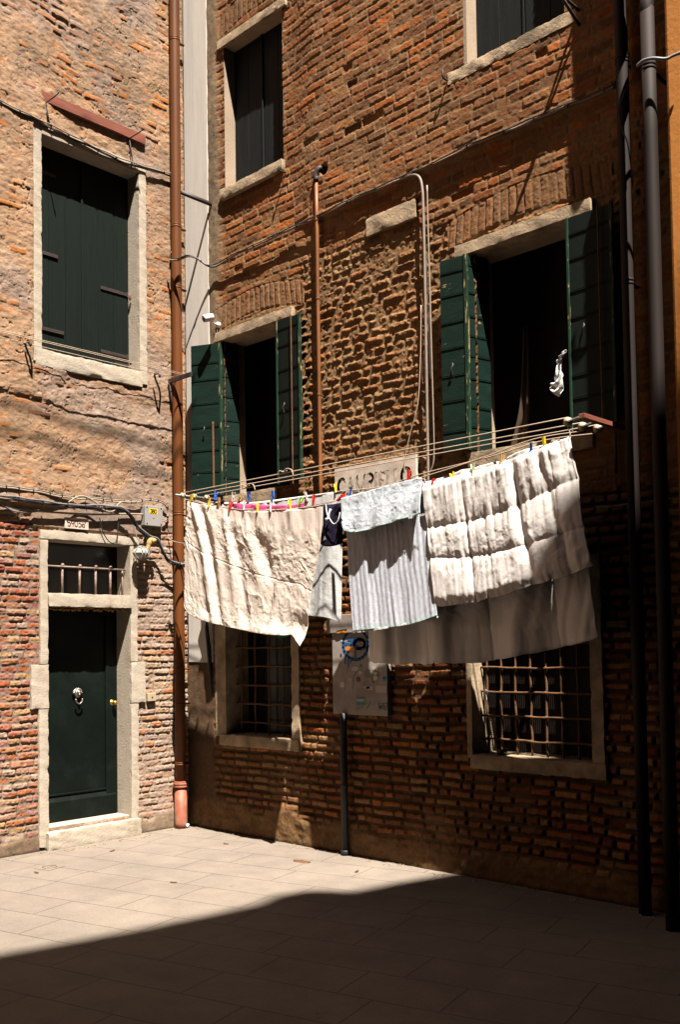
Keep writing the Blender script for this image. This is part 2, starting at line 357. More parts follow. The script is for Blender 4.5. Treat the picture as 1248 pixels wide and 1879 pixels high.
RES = .0068
def wall_R(parent, holes):
    U = np.arange(0, 5.30, RES); V = np.arange(-.03, 8.75, RES)
    u, v = np.meshgrid(U, V, indexing='ij')
    # two bonds: neat above, worn below
    dA, rA, fA = bricks(u, v, .0775, [.23, .24, .22, .12, .11], 3, .010)
    dB, rB, fB = bricks(u, v, .071, [.20, .21, .19, .11, .12, .10], 8, .014, .004)
    edge = 2.75+.25*(fbm(u, v, .8, 71)-.5)
    low = ss(edge+.06, edge-.06, v)
    # rough middle patch
    mid = ss(1.45, 1.75, u+.3*(fbm(u, v, .5, 5)-.5))*ss(3.65, 3.35, u+.2*(fbm(u, v, .4, 6)-.5))*ss(5.35, 4.9, v+.5*(fbm(u, v, .5, 7)-.5))*(1-low)
    mid = np.maximum(mid, .8*ss(5.3, 4.9, v+.5*(fbm(u, v, .5, 17)-.5))*ss(4.2, 4.7, v+.4*(fbm(u, v, .5, 27)-.5))*ss(3.1, 3.6, u))
    nz = fbm(u, v, .035, 11, 3); nb = fbm(u, v, .09, 21, 3); nf = vn(u, v, .018, 31)
    joint = .0045+.004*mid; ero = .008+.016*mid+.010*vn(u, v, .4, 91)*ss(.5, .9, vn(u, v, .5, 92))
    pA = ss(0, .0045+.009*mid, dA-joint-ero*(nz-.35))
    hA = pA*(.0055*(rA(3)-.5)+.005*(nb-.5)+.003*(nf-.5))-(1-pA)*(.0036+.016*mid*nb+.008*(nz-.5))
    hA += mid*(.024*(nb-.5)+.016*(nz-.5)+.006*(nf-.5))*pA
    gone = (rA(4) > .982-.04*mid)*pA; hA -= gone*(.010+.008*nb)
    pB = ss(0, .009, dB-.006-.012*(nz-.4)); hB = pB*(.014*(rB(3)-.5)+.012*(nb-.5)+.005*(nf-.5))-(1-pB)*(.014+.014*nb)
    hB -= (rB(4) > .93)*pB*(.022)
    # colours
    bc = pal(rA(5), [(.46, .20, .095), (.40, .165, .075), (.33, .16, .085), (.50, .25, .12), (.28, .15, .09), (.43, .20, .10), (.53, .21, .075), (.36, .20, .12), (.45, .24, .14), (.40, .19, .09)])
    bc = bc*(.72+.5*rA(6))[..., None]
    mc = np.array([.36, .245, .15])*(.8+.4*nz)[..., None]
    bcm = bc*(1-.35*mid)[..., None]+np.array([.40, .27, .15])*(.35*mid)[..., None]
    cA = bcm*pA[..., None]+mc*(1-pA)[..., None]
    # smears of mortar over faces
    sm = ss(.60, .70, fbm(u, v, .22, 44, 5))*(.45+.3*mid); cA = cA*(1-sm)[..., None]+np.array([.42, .30, .19])*sm[..., None]
    db = pal(rB(5), [(.40, .18, .08), (.46, .21, .09), (.34, .12, .06), (.50, .28, .13), (.44, .17, .07), (.52, .33, .17), (.36, .17, .09), (.56, .24, .08)])*(.75+.45*rB(6))[..., None]
    cB = db*pB[..., None]+np.array([.15, .10, .065])*(1-pB)[..., None]
    sm = ss(.55, .68, fbm(u, v, .3, 54, 5))*.5; cB = cB*(1-sm)[..., None]+np.array([.34, .24, .15])*sm[..., None]
    h = hA*(1-low)+hB*low; c = cA*(1-low)[..., None]+cB*low[..., None]
    # soldier courses over lintels
    for (a, b, z0) in ((.42, 1.72, 4.815), (3.33, 4.75, 4.815), (.50, 1.72, 7.735)):
        zc = z0+.10*np.sin(np.clip((u-a)/(b-a), 0, 1)*math.pi)
        inn = (u > a) & (u < b) & (v > zc) & (v < zc+.235)
        t = (u-a+.14*(v-zc)*(2*(u-a)/(b-a)-1))/.071; fi = t-np.floor(t); ids = np.floor(t)
        d = np.minimum(np.minimum(fi, 1-fi)*.071, np.minimum(v-zc, zc+.235-v)); p = ss(0, .008, d-.005-.007*(nz-.4))
        rr = _h(ids, ids*0+int(a*10), 77)
        hh = p*(.007*(rr-.5)+.008*(nb-.5)+.004*(nf-.5))-(1-p)*.006; cc = pal(rr, [(.38, .22, .13), (.36, .19, .11), (.42, .22, .12), (.33, .20, .13)])*p[..., None]+mc*(1-p)[..., None]
        h = np.where(inn, hh, h); c = np.where(inn[..., None], cc, c)
    # the face above the cable stands a little proud
    ledge = 5.53+.03*(fbm(u, v, .25, 61)-.5)*2-.03*ss(2.9, 3.6, u)
    h = h+.040*ss(ledge-.012, ledge+.012, v)*ss(1.55, 1.95, u)
    # grey render margin beside the corner strip and at the foot
    mg = ss(.62, .50, u+.14*(fbm(u, v, .25, 63)-.5))*ss(1.9, 2.1, v); pm = .016+.010*(fbm(u, v, .1, 64)-.5)
    h = np.maximum(h*1.0, h*(1-mg)+pm*mg); c = c*(1-mg)[..., None]+(np.array([.36, .30, .235])*(.75+.5*fbm(u, v, .08, 65))[..., None])*mg[..., None]
    mg2 = ss(.46, .40, u+.1*(fbm(u, v, .2, 163)-.5))*ss(1.9, 1.7, v); pm = .012+.012*(fbm(u, v, .12, 164)-.5)
    h = np.maximum(h, h*(1-mg2)+pm*mg2); c = c*(1-mg2)[..., None]+(np.array([.20, .14, .10])*(.75+.5*fbm(u, v, .08, 65))[..., None])*mg2[..., None]
    ft = ss(.34, .22, v+.22*(fbm(u, v, .35, 66)-.5)+.10*ss(2.2, 3.0, u)); pm = .022+.022*(fbm(u, v, .10, 67)-.5)
    h = np.maximum(h, h*(1-ft)+pm*ft); c = c*(1-ft*.85)[..., None]+(np.array([.33, .22, .125])*(.6+.7*fbm(u, v, .07, 68))[..., None])*(ft*.85)[..., None]
    # render round the street sign and between the shutters
    # putlog holes
    for (a, b) in ((2.03, 5.93), (3.45, 3.05)):
        q = np.hypot(u-a, (v-b)*1.0); h = h-.05*ss(.052, .04, q)
    for (a, b, z0, z1) in ((.445, 1.605, .83, 2.35), (3.445, 4.58, .83, 2.35), (.51, 1.59, 4.735, 4.825), (3.44, 4.59, 4.735, 4.825), (.605, 1.495, 6.12, 6.22), (3.405, 4.525, 6.11, 6.21), (2.105, 2.995, 2.905, 3.27), (2.51, 3.04, 5.195, 5.34), (2.06, 2.67, 1.18, 1.9)):
        inn = (u > a) & (u < b) & (v > z0) & (v < z1); h = np.where(inn, np.minimum(h, .0), h)
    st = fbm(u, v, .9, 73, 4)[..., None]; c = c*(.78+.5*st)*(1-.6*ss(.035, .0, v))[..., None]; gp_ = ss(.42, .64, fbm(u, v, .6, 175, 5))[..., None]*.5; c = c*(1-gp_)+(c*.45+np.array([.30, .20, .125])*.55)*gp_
    P = np.stack([u, -h, v], -1)
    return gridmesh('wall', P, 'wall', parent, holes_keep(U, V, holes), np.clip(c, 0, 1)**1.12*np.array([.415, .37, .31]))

def wall_L(parent, holes):
    U = np.arange(0, 4.6, RES); V = np.arange(-.03, 8.45, RES)      # u = -y
    u, v = np.meshgrid(U, V, indexing='ij')
    dB, rB, fB = bricks(u, v, .0625, [.19, .20, .17, .10, .11, .13], 15, .012, .004)
    dA, rA, fA = bricks(u, v, .078, [.22, .24, .20, .12, .11], 23, .016, .003)
    nz = fbm(u, v, .035, 11, 3); nb = fbm(u, v, .09, 21, 3); nl = fbm(u, v, .22, 22, 4); nf = vn(u, v, .018, 31)
    low = ss(2.98, 2.86, v+.08*(fbm(u, v, .3, 1)-.5))
    lft = ss(1.45, 1.62, u)
    # --- bare bricks low down
    pB = ss(0, .007, dB-.0022-.013*(nz-.45)); hB = pB*(.012*(rB(3)-.5)+.016*(nb-.5)+.009*(nf-.5))-(1-pB)*(.004+.010*nb)
    dbl = pal(rB(5), [(.52, .17, .065), (.58, .27, .16), (.64, .42, .20), (.46, .13, .07), (.58, .24, .09), (.50, .26, .21), (.44, .19, .16), (.62, .36, .24), (.50, .16, .06), (.60, .46, .35)])*(.8+.35*rB(6))[..., None]
    dbr = pal(rB(5), [(.56, .42, .31), (.58, .44, .33), (.60, .48, .38), (.55, .24, .11), (.58, .43, .27), (.54, .42, .34), (.57, .34, .18), (.50, .37, .28), (.60, .46, .34), (.56, .22, .08)])*(.85+.25*rB(6))[..., None]
    mott = ss(.45, .62, fbm(u, v, .05, 83, 3))[..., None]
    dbl = dbl*(1-.35*mott)+np.array([.50, .34, .24])*.35*mott
    cB = np.where((lft > .5)[..., None], dbl, dbr)
    mcol = np.array([.33, .265, .205])*(1-lft[..., None])*1.25+np.array([.32, .26, .21])*lft[..., None]
    cB = cB*pB[..., None]+mcol*(.85+.3*nz)[..., None]*(1-pB)[..., None]
    # pale lime bloom high on the right pier and near the foot
    bloom = (1-lft)*(ss(1.75, 2.2, v+.3*(nl-.5))+ss(.95, .6, v+.4*(nl-.5)))*.55
    bloom = np.clip(bloom+lft*ss(.62, .75, nl)*.4, 0, .75)
    cB = cB*(1-bloom)[..., None]+np.array([.53, .42, .33])*(.85+.3*nz)[..., None]*bloom[..., None]
    hB = hB*(1-.35*bloom)
    # --- mortar-smeared wall above
    pA = ss(0, .012, dA-.006-.012*(nz-.4)); hA = pA*(.018*(rA(3)-.5)+.010*(nb-.5))-(1-pA)*.016
    rd_ = np.abs(fbm(u, v, .10, 141, 4)-.5)
    smear = .0085+.028*(fbm(u, v, .24, 41, 3, .5)-.5)+.006*(fbm(u, v, .045, 43, 3)-.5)-.012*ss(.03, .0, rd_)*vn(u, v, .2, 142)+.007*np.floor(fbm(u, v*1.5, .11, 143, 4)*9)/9-.003
    grain = fbm(u*1.0, v*1.9, .05, 45, 4)
    smear += .008*(grain-.5)
    topz = ss(5.9, 7.4, v); smear -= .010*topz*vn(u, v, .3, 46)
    bandm = np.exp(-((v-3.92-.25*(u-1.0))/.17)**2)*ss(.45, .62, fbm(u, v, .35, 47)); smear -= .034*bandm
    band2 = ss(2.0, 1.86, u)*0+ss(1.70, 1.85, u)*ss(6.3, 5.0, v)*ss(3.9, 4.6, v)*vn(u, v, .2, 48); smear -= .006*band2
    k = ss(-.002, .003, smear-hA)
    h2 = np.where(smear > hA, smear, hA)
    obc = pal(rA(5), [(.60, .25, .09), (.62, .31, .14), (.57, .35, .20), (.64, .26, .07), (.50, .26, .15), (.56, .39, .22)])*(.85+.3*rA(6))[..., None]
    tan = np.array([.54, .37, .235])*(.78+.45*fbm(u, v, .13, 49, 4))[..., None]
    ghost = (pA*ss(.45, .75, rA(7))*.5)[..., None]*ss(.55, .35, fbm(u, v, .12, 50))[..., None]
    tan = tan*(1-ghost)+obc*ghost
    gy = (ss(.48, .72, fbm(u, v, .35, 51, 4))*(.25+.55*topz))[..., None]; tan = tan*(1-gy)+np.array([.36, .275, .20])*gy
    c2 = obc*(1-k)[..., None]+tan*k[..., None]
    h = hB*low+h2*(1-low); c = cB*low[..., None]+c2*(1-low)[..., None]
    # plaster coat overhanging above the door's cables
    h = h+.035*ss(3.02, 3.05, v+.03*(fbm(u, v, .12, 55)-.5))*ss(1.2, 1.7, u)
    # smooth render over the door head and round the window
    rd = ss(1.73, 1.70, u)*ss(.50, .53, u)*ss(2.84, 2.86, v)*ss(3.06, 3.02, v)
    h = h*(1-rd)+(.014+.008*(nb-.5))*rd; c = c*(1-rd)[..., None]+np.array([.44, .33, .25])*(.8+.4*nb)[..., None]*rd[..., None]
    # damp plaster foot
    ft = ss(.22, .06, v+.26*(fbm(u, v, .16, 66, 5)-.5)); pm = .010+.014*(fbm(u, v, .10, 67)-.5)
    h = np.maximum(h, h*(1-ft)+pm*ft); c = c*(1-ft*.8)[..., None]+(np.array([.30, .235, .155])*(.7+.6*nb)[..., None])*(ft*.8)[..., None]
    for (a, b, z0, z1) in ((.495, 1.713, 4.30, 6.495), (.605, 1.64, 0, 2.825), (.54, 1.73, 1.25, 1.625), (.70, 1.65, 0, .16)):
        inn = (u > a) & (u < b) & (v > z0) & (v < z1); h = np.where(inn, np.minimum(h, .0), h)
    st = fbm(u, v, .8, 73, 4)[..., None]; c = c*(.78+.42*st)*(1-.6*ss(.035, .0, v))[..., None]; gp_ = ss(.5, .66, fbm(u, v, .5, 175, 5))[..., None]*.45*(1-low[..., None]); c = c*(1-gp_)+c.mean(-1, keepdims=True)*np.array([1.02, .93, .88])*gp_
    P = np.stack([h, -u, v], -1)
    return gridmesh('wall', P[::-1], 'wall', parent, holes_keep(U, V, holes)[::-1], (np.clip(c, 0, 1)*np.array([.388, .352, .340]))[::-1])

# ------------------------------------------------------------ ground
def make_ground():
    me = MB().add([(-.6, -14, 0), (12, -14, 0), (12, .6, 0), (-.6, .6, 0)], [(0, 1, 2, 3)])
    o = me.build('pavement', 'paving'); tag(o, kind='structure'); return o
make_ground()
def reveal(name, F, a0, a1, z0, z1, depth, mat, parent, t=.04, back=None):
    """lining of an opening: four stone faces going back into the wall. F maps (along, out, z)"""
    mb = MB()
    def bx(p, q):
        A = F(*p); B = F(*q); mb.box(A, B)
    bx((a0-t, -.004, z0-t), (a0, -depth, z1+t)); bx((a1, -.004, z0-t), (a1+t, -depth, z1+t))
    bx((a0, -.004, z1), (a1, -depth, z1+t)); bx((a0, -.004, z0-t), (a1, -depth, z0))
    return mb.build(name, mat, parent)
FR = lambda a, o, z: (a, -o, z)
FL = lambda a, o, z: (o, -a, z)

# ================================================================ back house (brick, with the washing in front)
BH = thing('brick_house', (2.6, .3, 0), 'tall red brown brick house behind the washing, with two pairs of open green shutters', 'house')
holesR = [(.646, 1.484, 6.22, 7.66), (3.555, 4.435, 6.21, 7.70), (.62, 1.50, 3.22, 4.735), (3.60, 4.50, 3.21, 4.735), (.555, 1.51, .93, 2.2), (3.49, 4.49, .925, 2.2)]
wall_R(BH, holesR)
mb = MB(); mb.box((-8, .62, 0), (5.24, 9, 22)); MB().box((-8, .003, 8.70), (5.24, .618, 22)).build('upper_wall', 'house', BH); mb.box((-.6, .02, 0), (-.01, .62, 8.69)); mb.box((5.23, .0, 0), (5.28, .62, 8.69))
mb.build('rear_wall', 'inside', BH)

def slab(parent, name, F, a0, a1, o0, o1, z0, z1, mat, k, amp=.006, rag=0.0, res=.02):
    return rough_box(name, F(a0, o0, z0), F(a1, o1, z1), mat, parent, amp, res, k, rag)
def planks_v(F, a0, a1, z0, z1, depth, n, mat, parent, name='shutter', seam=None, seed=0):
    rng = random.Random(seed); mb = MB(); x = a0; wd = (a1-a0)/n
    mb.box(F(a0, -depth-.012, z0), F(a1, -depth-.03, z1))
    for i in range(n):
        d = rng.uniform(0, .003); mb.box(F(x+.0015, -depth-d, z0), F(x+wd-.0015, -depth-.014, z1)); x += wd
    return mb.build(name, mat, parent, bevel=.002)
def strap(F, a0, a1, z, depth, mat, parent, dz=0.0, h=.016):
    mb = MB(); A = np.array(F(a0, -depth+.006, z)); B = np.array(F(a1, -depth+.006, z+dz)); d = (B-A)/2
    n = np.array(F(0, 1, 0), float); mb.obox((A+B)/2, d, n*.004, (0, 0, h)); mb.obox(A, d*.06, n*.008, (0, 0, h*1.5))
    return mb.build('strap_hinge', mat, parent, bevel=.002)
def grille(F, a0, a1, z0, z1, depth, nv, nh, parent, r=.009, mat='rust', seed=0, twist=.006):
    rng = random.Random(seed); mb = MB()
    for i in range(nv):
        a = a0+(a1-a0)*(i+.35)/(nv-.3); pts = [F(a+rng.uniform(-twist, twist), -depth, z0+(z1-z0)*t/10) for t in range(11)]; mb.tube(catmull(pts, 3), r, 6)
    for i in range(nh):
        z = z0+(z1-z0)*(i+.6)/(nh+.1); pts = [F(a0+(a1-a0)*t/8, -depth+.012, z+rng.uniform(-twist, twist)) for t in range(9)]; mb.tube(catmull(pts, 3), r, 6)
        for j in range(nv):
            a = a0+(a1-a0)*(j+.35)/(nv-.3); mb.ell(F(a, -depth+.004, z), (r*1.5, r*1.5, r*1.5), 8, 5)
    return mb.build('grille', mat, parent, True)
def wiremesh(F, a0, a1, z0, z1, depth, step, parent, mat='irongrey', r=.0011):
    mb = MB(); a = a0
    def bar(p, q, w):
        mb.box(np.array(F(*p))-w, np.array(F(*q))+w)
    while a < a1: bar((a, -depth, z0), (a, -depth, z1), r); a += step
    z = z0
    while z < z1: bar((a0, -depth-.002, z), (a1, -depth-.002, z), r); z += step
    return mb.build('wire_mesh', mat, parent)

# --- two upper windows, shutters closed
def upper_window(a0, a1, z0, z1, lab, k, sill):
    wn = reveal('window', FR, a0, a1, z0, z1, .17, 'jamb', BH); wn['label'] = lab
    n = 4
    m1 = (a0+a1)/2
    planks_v(FR, a0, m1-.003, z0+.005, z1, .136, 2, 'dkblue', wn, seed=k); planks_v(FR, m1+.003, a1, z0+.005, z1, .142, 2, 'dkblue', wn, seed=k+1)
    strap(FR, a0+.03, m1-.03, z0+.10, .136, 'dkblue', wn); strap(FR, a1-.03, m1+.06, z0+.10, .14, 'dkblue', wn)
    mb = MB(); mb.box(FR(m1-.012, -.134, z0+.01), FR(m1+.004, -.125, z1)); mb.build('closing_strip', 'dkblue', wn, bevel=.002)
    slab(wn, 'sill', FR, sill[0], sill[1], -.15, .045, z0-.105, z0-.005, 'stoneR', k, .006, .004)
    slab(wn, 'lintel', FR, a0-.07, a1+.07, -.005, .028, z1-.012, z1+.075, 'stoneR', k+3, .004, .003)
    return wn
upper_window(.646, 1.484, 6.225, 7.66, 'small window with closed dark shutters', 11, (.60, 1.50))
upper_window(3.555, 4.435, 6.215, 7.70, 'topmost window at the right with closed dark shutters', 31, (3.40, 4.53))

# --- two middle windows, bifold plank shutters thrown open
def leaf(p, e, z0, z1, parent, seed, side=1, hs=None, mat='green', t=.02):
    rng = random.Random(seed); p = np.array([*p, 0.]); e = np.array([*e, 0.]); d = e-p; w = np.linalg.norm(d); d /= w
    nrm = np.cross(d, [0, 0, 1]); mb = MB(); z = z0
    mb.obox((p+e)/2+np.array([0, 0, (z0+z1)/2]), d*(w/2-.001), nrm*t*.12, (0, 0, (z1-z0)/2))
    while z < z1-.02:
        h = min(rng.uniform(.15, .235), z1-z);
        if z1-z-h < .06: h = z1-z
        c = (p+e)/2+np.array([0, 0, z+h/2])
        mb.obox(c, d*(w/2), nrm*t*.42, np.array([0, 0, h/2-.0035])+nrm*rng.uniform(-.001, .001))
        if z+h < z1-.03: mb.obox((p+e)/2+np.array([0, 0, z+h-.005]), d*(w/2-.002), nrm*(t*.42+.0055), (0, 0, .0032))
        z += h
    return mb.build('shutter', mat, parent, bevel=.0012)
def mid_window(lab, opn, lint, hingeL, postL, endL, hingeR, postR, endR, sillspec, k):
    a0, a1, z0, z1 = opn
    wn = reveal('window', FR, a0, a1, z0, z1, .27, 'jamb', BH); wn['label'] = lab
    slab(wn, 'lintel', FR, lint[0], lint[1], -.10, .045, z1-.005, z1+.088, 'stoneR', k, .004, .002)
    for i, q in enumerate(sillspec): slab(wn, 'sill', FR, *q, 'stoneR', k+5+i, .006, .006)
    Z0, Z1 = z0+.01, z1-.02
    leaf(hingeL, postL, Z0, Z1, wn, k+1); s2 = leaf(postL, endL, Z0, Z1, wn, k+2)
    leaf(postR, hingeR, Z0, Z1, wn, k+3, mat='greenD'); leaf(postR, endR, Z0, Z1, wn, k+4, -1, mat='greenD')  # right leaves take a darker green: their shade is put into the paint
    def post(x, y, w=.016, nm='shutter_edge', m='greenedge', wd=.02):
        MB().box((x-w, y-wd, Z0-.004), (x+w, y+wd*.4, Z1+.004)).build(nm, m, wn, bevel=.004)
    post(*postL); post(*postR, w=.010); post(endR[0]+.004, endR[1]-.004, .012)
    dx = np.array(endR)-np.array(postR); dx /= np.linalg.norm(dx); q = np.array(endR)-dx*.085
    MB().tube([(q[0], q[1]-.035, Z0-.03), (q[0], q[1]-.035, Z1)], .0055, 6).build('bolt_rod', 'rust', wn)
    # thumb latches
    for (p, e, f, zz) in ((postL, endL, .55, .42), (postR, endR, .35, .45)):
        p = np.array([*p, 0.]); e = np.array([*e, 0.]); d = (e-p); nr = np.cross(d/np.linalg.norm(d), [0, 0, 1]); nr *= -1 if nr[1] > 0 else 1
        c = p+d*f+nr*.02+np.array([0, 0, Z0+(Z1-Z0)*zz]); MB().tube(catmull([c+np.array([0, 0, .05]), c+nr*.012+np.array([.01, 0, .03]), c+nr*.02, c+nr*.006-np.array([0, 0, .04])], 5), .006, 6).build('latch', 'iron', wn)
    return wn
WL = mid_window('first floor window on the left with folded green shutters', (.60, 1.50, 3.22, 4.74), (.50, 1.60), (.642, .15), (.59, -.03), (.304, -.166), (1.52, .15), (1.425, -.05), (1.735, -.065),
    [(.60, 1.36, -.25, .03, 3.085, 3.215)], 50)
WRt = mid_window('first floor window on the right with folded green shutters', (3.56, 4.50, 3.21, 4.74), (3.43, 4.60), (3.606, .15), (3.555, -.065), (3.335, -.10), (4.53, .15), (4.43, -.06), (4.77, -.075),
    [(3.52, 4.10, -.25, .05, 3.07, 3.205), (4.102, 4.56, -.25, .02, 3.09, 3.2)], 70)
MB().tube([FR(.52, .075, 3.3), FR(.522, .08, 3.95)], .011, 8).build('locking_bar', 'rust', WL)
# --- two ground floor windows, barred
def low_window(lab, opn, jl, jr, sill, k, dep, nv, nh):
    a0, a1, z0, z1 = opn
    wn = reveal('window', FR, a0, a1, z0, z1, .30, 'stoneR', BH); wn['label'] = lab
    slab(wn, 'jamb', FR, jl[0], jl[1], -.02, .018, z0-.03, z1+.1, 'stoneR', k, .004, .003)
    slab(wn, 'jamb', FR, jr[0], jr[1], -.02, .018, z0-.03, z1+.1, 'stoneR', k+1, .004, .003)
    slab(wn, 'lintel', FR, jl[0], jr[1], -.02, .02, z1-.01, z1+.16, 'stoneR', k+2, .004, .003)
    slab(wn, 'sill', FR, sill[0], sill[1], -.15, .035, z0-.108, z0-.002, 'stoneR', k+3, .005, .003)
    grille(FR, a0, a1, z0, z1, dep, nv, nh, wn, seed=k)
    if a0 > 3: wiremesh(FR, a0, a1, z0+.02, z1, dep+.025, .0165, wn, 'iron', .0007)
    else:
        MB().box(FR(a0, -.27, z0), FR(a1, -.29, z1)).build('dark_pane', 'black', wn)
    return wn
low_window('ground floor barred window under the ivory sheet', (.60, 1.51, .93, 2.2), (.44, .60), (1.51, 1.61), (.51, 1.615), 90, .13, 5, 7)
low_window('ground floor barred window under the quilt', (3.49, 4.49, .925, 2.2), (3.44, 3.49), (4.49, 4.585), (3.474, 4.60), 96, .12, 8, 7)
MB().tube(catmull([FR(3.545, -.09, 1.33), FR(3.55, -.07, 1.38), FR(3.57, -.06, 1.40), FR(3.575, -.07, 1.36)], 5), .009, 6).build('rag_knot', 'whitecloth', BH)

# --- pale rendered corner strip
ps = MB(); ps.box((.03, -.022, 1.615), (.405, .05, 8.69)); strip = ps.build('corner_strip', 'plasterstrip', BH, bevel=.006)
strip['label'] = 'pale rendered strip beside the downpipe'
# stone tablet high in the brickwork
slab(BH, 'stone_tablet', FR, 2.505, 3.045, -.01, .028, 5.19, 5.345, 'stoneR', 123, .005, .004)

# ================================================================ left house
LH = thing('plastered_house', (-.3, -1.6, 0), 'sunlit house of tan mortar smeared brick on the left, with a green door', 'house')
holesL = [(.578, 1.622, 4.45, 6.41), (.70, 1.566, .187, 2.745)]
wall_L(LH, holesL)
mb = MB(); mb.box((-9, -14, 0), (-.62, .62, 22)); m2 = MB(); m2.box((-.618, -14, 8.40), (-.003, .62, 22)); m2.box((-.618, -14, 0), (-.004, -4.58, 8.39)); m2.build('upper_wall', 'tanrender', LH)
mb.build('rear_wall', 'inside', LH)
WN = reveal('window', FL, .578, 1.622, 4.45, 6.41, .19, 'stone', LH); WN['label'] = 'large window with closed dark green shutters and white stone surround'
slab(WN, 'jamb', FL, .490, .578, -.02, .028, 4.33, 6.50, 'stone', 201, .004, .004)
slab(WN, 'jamb', FL, 1.622, 1.718, -.02, .028, 4.33, 6.50, 'stone', 202, .004, .004)
slab(WN, 'lintel', FL, .578, 1.622, -.10, .032, 6.41, 6.50, 'stone', 203, .005, .004)
slab(WN, 'sill', FL, .552, 1.69, -.12, .034, 4.295, 4.448, 'stone', 204, .005, .008)
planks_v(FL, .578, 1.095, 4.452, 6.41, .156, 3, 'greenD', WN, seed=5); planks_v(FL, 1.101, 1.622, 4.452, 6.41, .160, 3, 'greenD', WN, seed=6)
MB().box(FL(1.09, -.154, 4.46), FL(1.112, -.146, 6.40)).build('closing_strip', 'greenD', WN, bevel=.002)
for (a0, a1, z, dz) in ((1.62, 1.36, 5.405, 0), (1.62, 1.30, 4.70, 0), (.60, .90, 5.24, 0), (.60, .90, 4.62, .0), (.60, .74, 4.53, 0), (1.62, 1.38, 6.16, .0)): strap(FL, a0, a1, z, .156, 'iron', WN, dz)
for (a, z) in ((.60, 4.56), (.60, 5.2), (1.61, 4.74)): MB().ell(FL(a, -.10, z), (.014, .012, .03)).build('hinge_pin', 'rust', WN)
# red beam over the window
bmm = rough_box('lintel_beam', FL(.50, -.02, 6.715), FL(1.81, .045, 6.805), 'beam', LH, .004, .03, 211, .002)
# --- doorway
DW = reveal('doorway', FL, .70, 1.566, .187, 2.745, .24, 'stone', LH)
slab(DW, 'jamb', FL, 1.566, 1.645, -.02, .022, 1.635, 2.745, 'stone', 221, .004, .003)
slab(DW, 'jamb', FL, 1.566, 1.735, -.02, .026, 1.245, 1.63, 'stone', 222, .004, .003)
slab(DW, 'jamb', FL, 1.566, 1.66, -.02, .024, .03, 1.24, 'stone', 223, .005, .006)
slab(DW, 'jamb', FL, .62, .70, -.02, .022, 1.635, 2.745, 'stone', 224, .004, .003)
slab(DW, 'jamb', FL, .535, .70, -.02, .028, 1.245, 1.63, 'stone', 225, .004, .003)
slab(DW, 'jamb', FL, .615, .70, -.02, .024, .05, 1.24, 'stone', 226, .005, .004)
slab(DW, 'lintel', FL, .60, 1.645, -.08, .026, 2.748, 2.83, 'stone', 227, .004, .003)
slab(DW, 'transom', FL, .70, 1.575, -.18, .050, 2.145, 2.265, 'stone', 228, .005, .005)
slab(DW, 'step', FL, .62, 1.60, -.24, .075, -.01, .155, 'stone', 229, .006, .006)
slab(DW, 'threshold', FL, .70, 1.566, -.24, -.03, .15, .185, 'stone', 230, .003, .002)
mb = MB(); rng = random.Random(4)
for i in range(60): mb.ell(FL(.72+.84*i/60+rng.uniform(-.01, .01), -.03-rng.uniform(0, .03), 2.142-rng.uniform(0, .02)), (.02, .014, rng.uniform(.008, .022)), 6, 4)
mb.build('expanding_foam', 'foam', DW)
mb = MB()
for y in (.86, 1.02, 1.19, 1.37): mb.tube([FL(y, -.075, 2.25), FL(y, -.075, 2.535)], .011, 8); mb.ell(FL(y, -.068, 2.53), (.017, .017, .017), 8, 5)
mb.tube([FL(.70, -.062, 2.515), FL(1.566, -.062, 2.515)], .009, 6)
mb.tube([FL(.715, -.09, 2.26), FL(.715, -.09, 2.52)], .008, 6)
mb.build('transom_bars', 'barpaint', DW, True)
MB().box(FL(.70, -.20, 2.262), FL(1.566, -.215, 2.745)).build('fanlight', 'black', DW)
# door leaf
mb = MB(); mb.box(FL(.82, -.235, .19), FL(1.566, -.26, 2.146)); mb.box(FL(.70, -.212, .19), FL(.825, -.25, 2.146)); DL = mb.build('door', 'doorgreen', LH, bevel=.004)
mb = MB(); mb.box(FL(.72, -.205, .192), FL(1.566, -.235, .37)); mb.add([FL(.72, -.205, .37), FL(1.566, -.205, .37), FL(1.566, -.222, .405), FL(.72, -.222, .405), FL(.72, -.24, .405), FL(1.566, -.24, .405), FL(1.566, -.24, .37), FL(.72, -.24, .37)], [(0, 1, 2, 3), (3, 2, 5, 4), (0, 3, 4, 7), (1, 6, 5, 2)])
mb.box(FL(.72, -.218, .425), FL(1.566, -.236, .440)); mb.build('kick_board', 'doorgreen', DL, bevel=.003)
c = L(142, 1282, -.21); mb = MB(); a, z = -c[1], 1.305
mb.ell(FL(a, -.215, z+.045), (.03, .040, .045)); mb.ell(FL(a, -.19, z+.05), (.018, .022, .026)); mb.ell(FL(a, -.178, z+.035), (.012, .012, .010), 8, 5)
for i in range(10):
    q = math.pi*i/9; mb.ell(FL(a+.040*math.cos(q), -.212, z+.05+.036*math.sin(q)), (.014, .013, .013), 7, 5)
mb.ell(FL(a-.014, -.178, z+.058), (.006, .006, .006), 6, 4); mb.ell(FL(a+.014, -.178, z+.058), (.006, .006, .006), 6, 4)
mb.tube([FL(a+.034*math.cos(q), -.185, z-.01+.042*math.sin(q)) for q in np.linspace(math.pi*.95, 2.05*math.pi, 14)], .0075, 8)
mb.build('knocker', 'bronze', DL, True)
mb = MB(); c = L(209, 1290, -.2); mb.ell(FL(.755, -.165, 1.245), (.022, .022, .022)); mb.tube([FL(.755, -.215, 1.245), FL(.755, -.17, 1.245)], .010, 8); mb.tube([FL(.755, -.213, 1.245), FL(.755, -.207, 1.245)], .028, 14)
mb.build('door_knob', 'brass', DL, True)


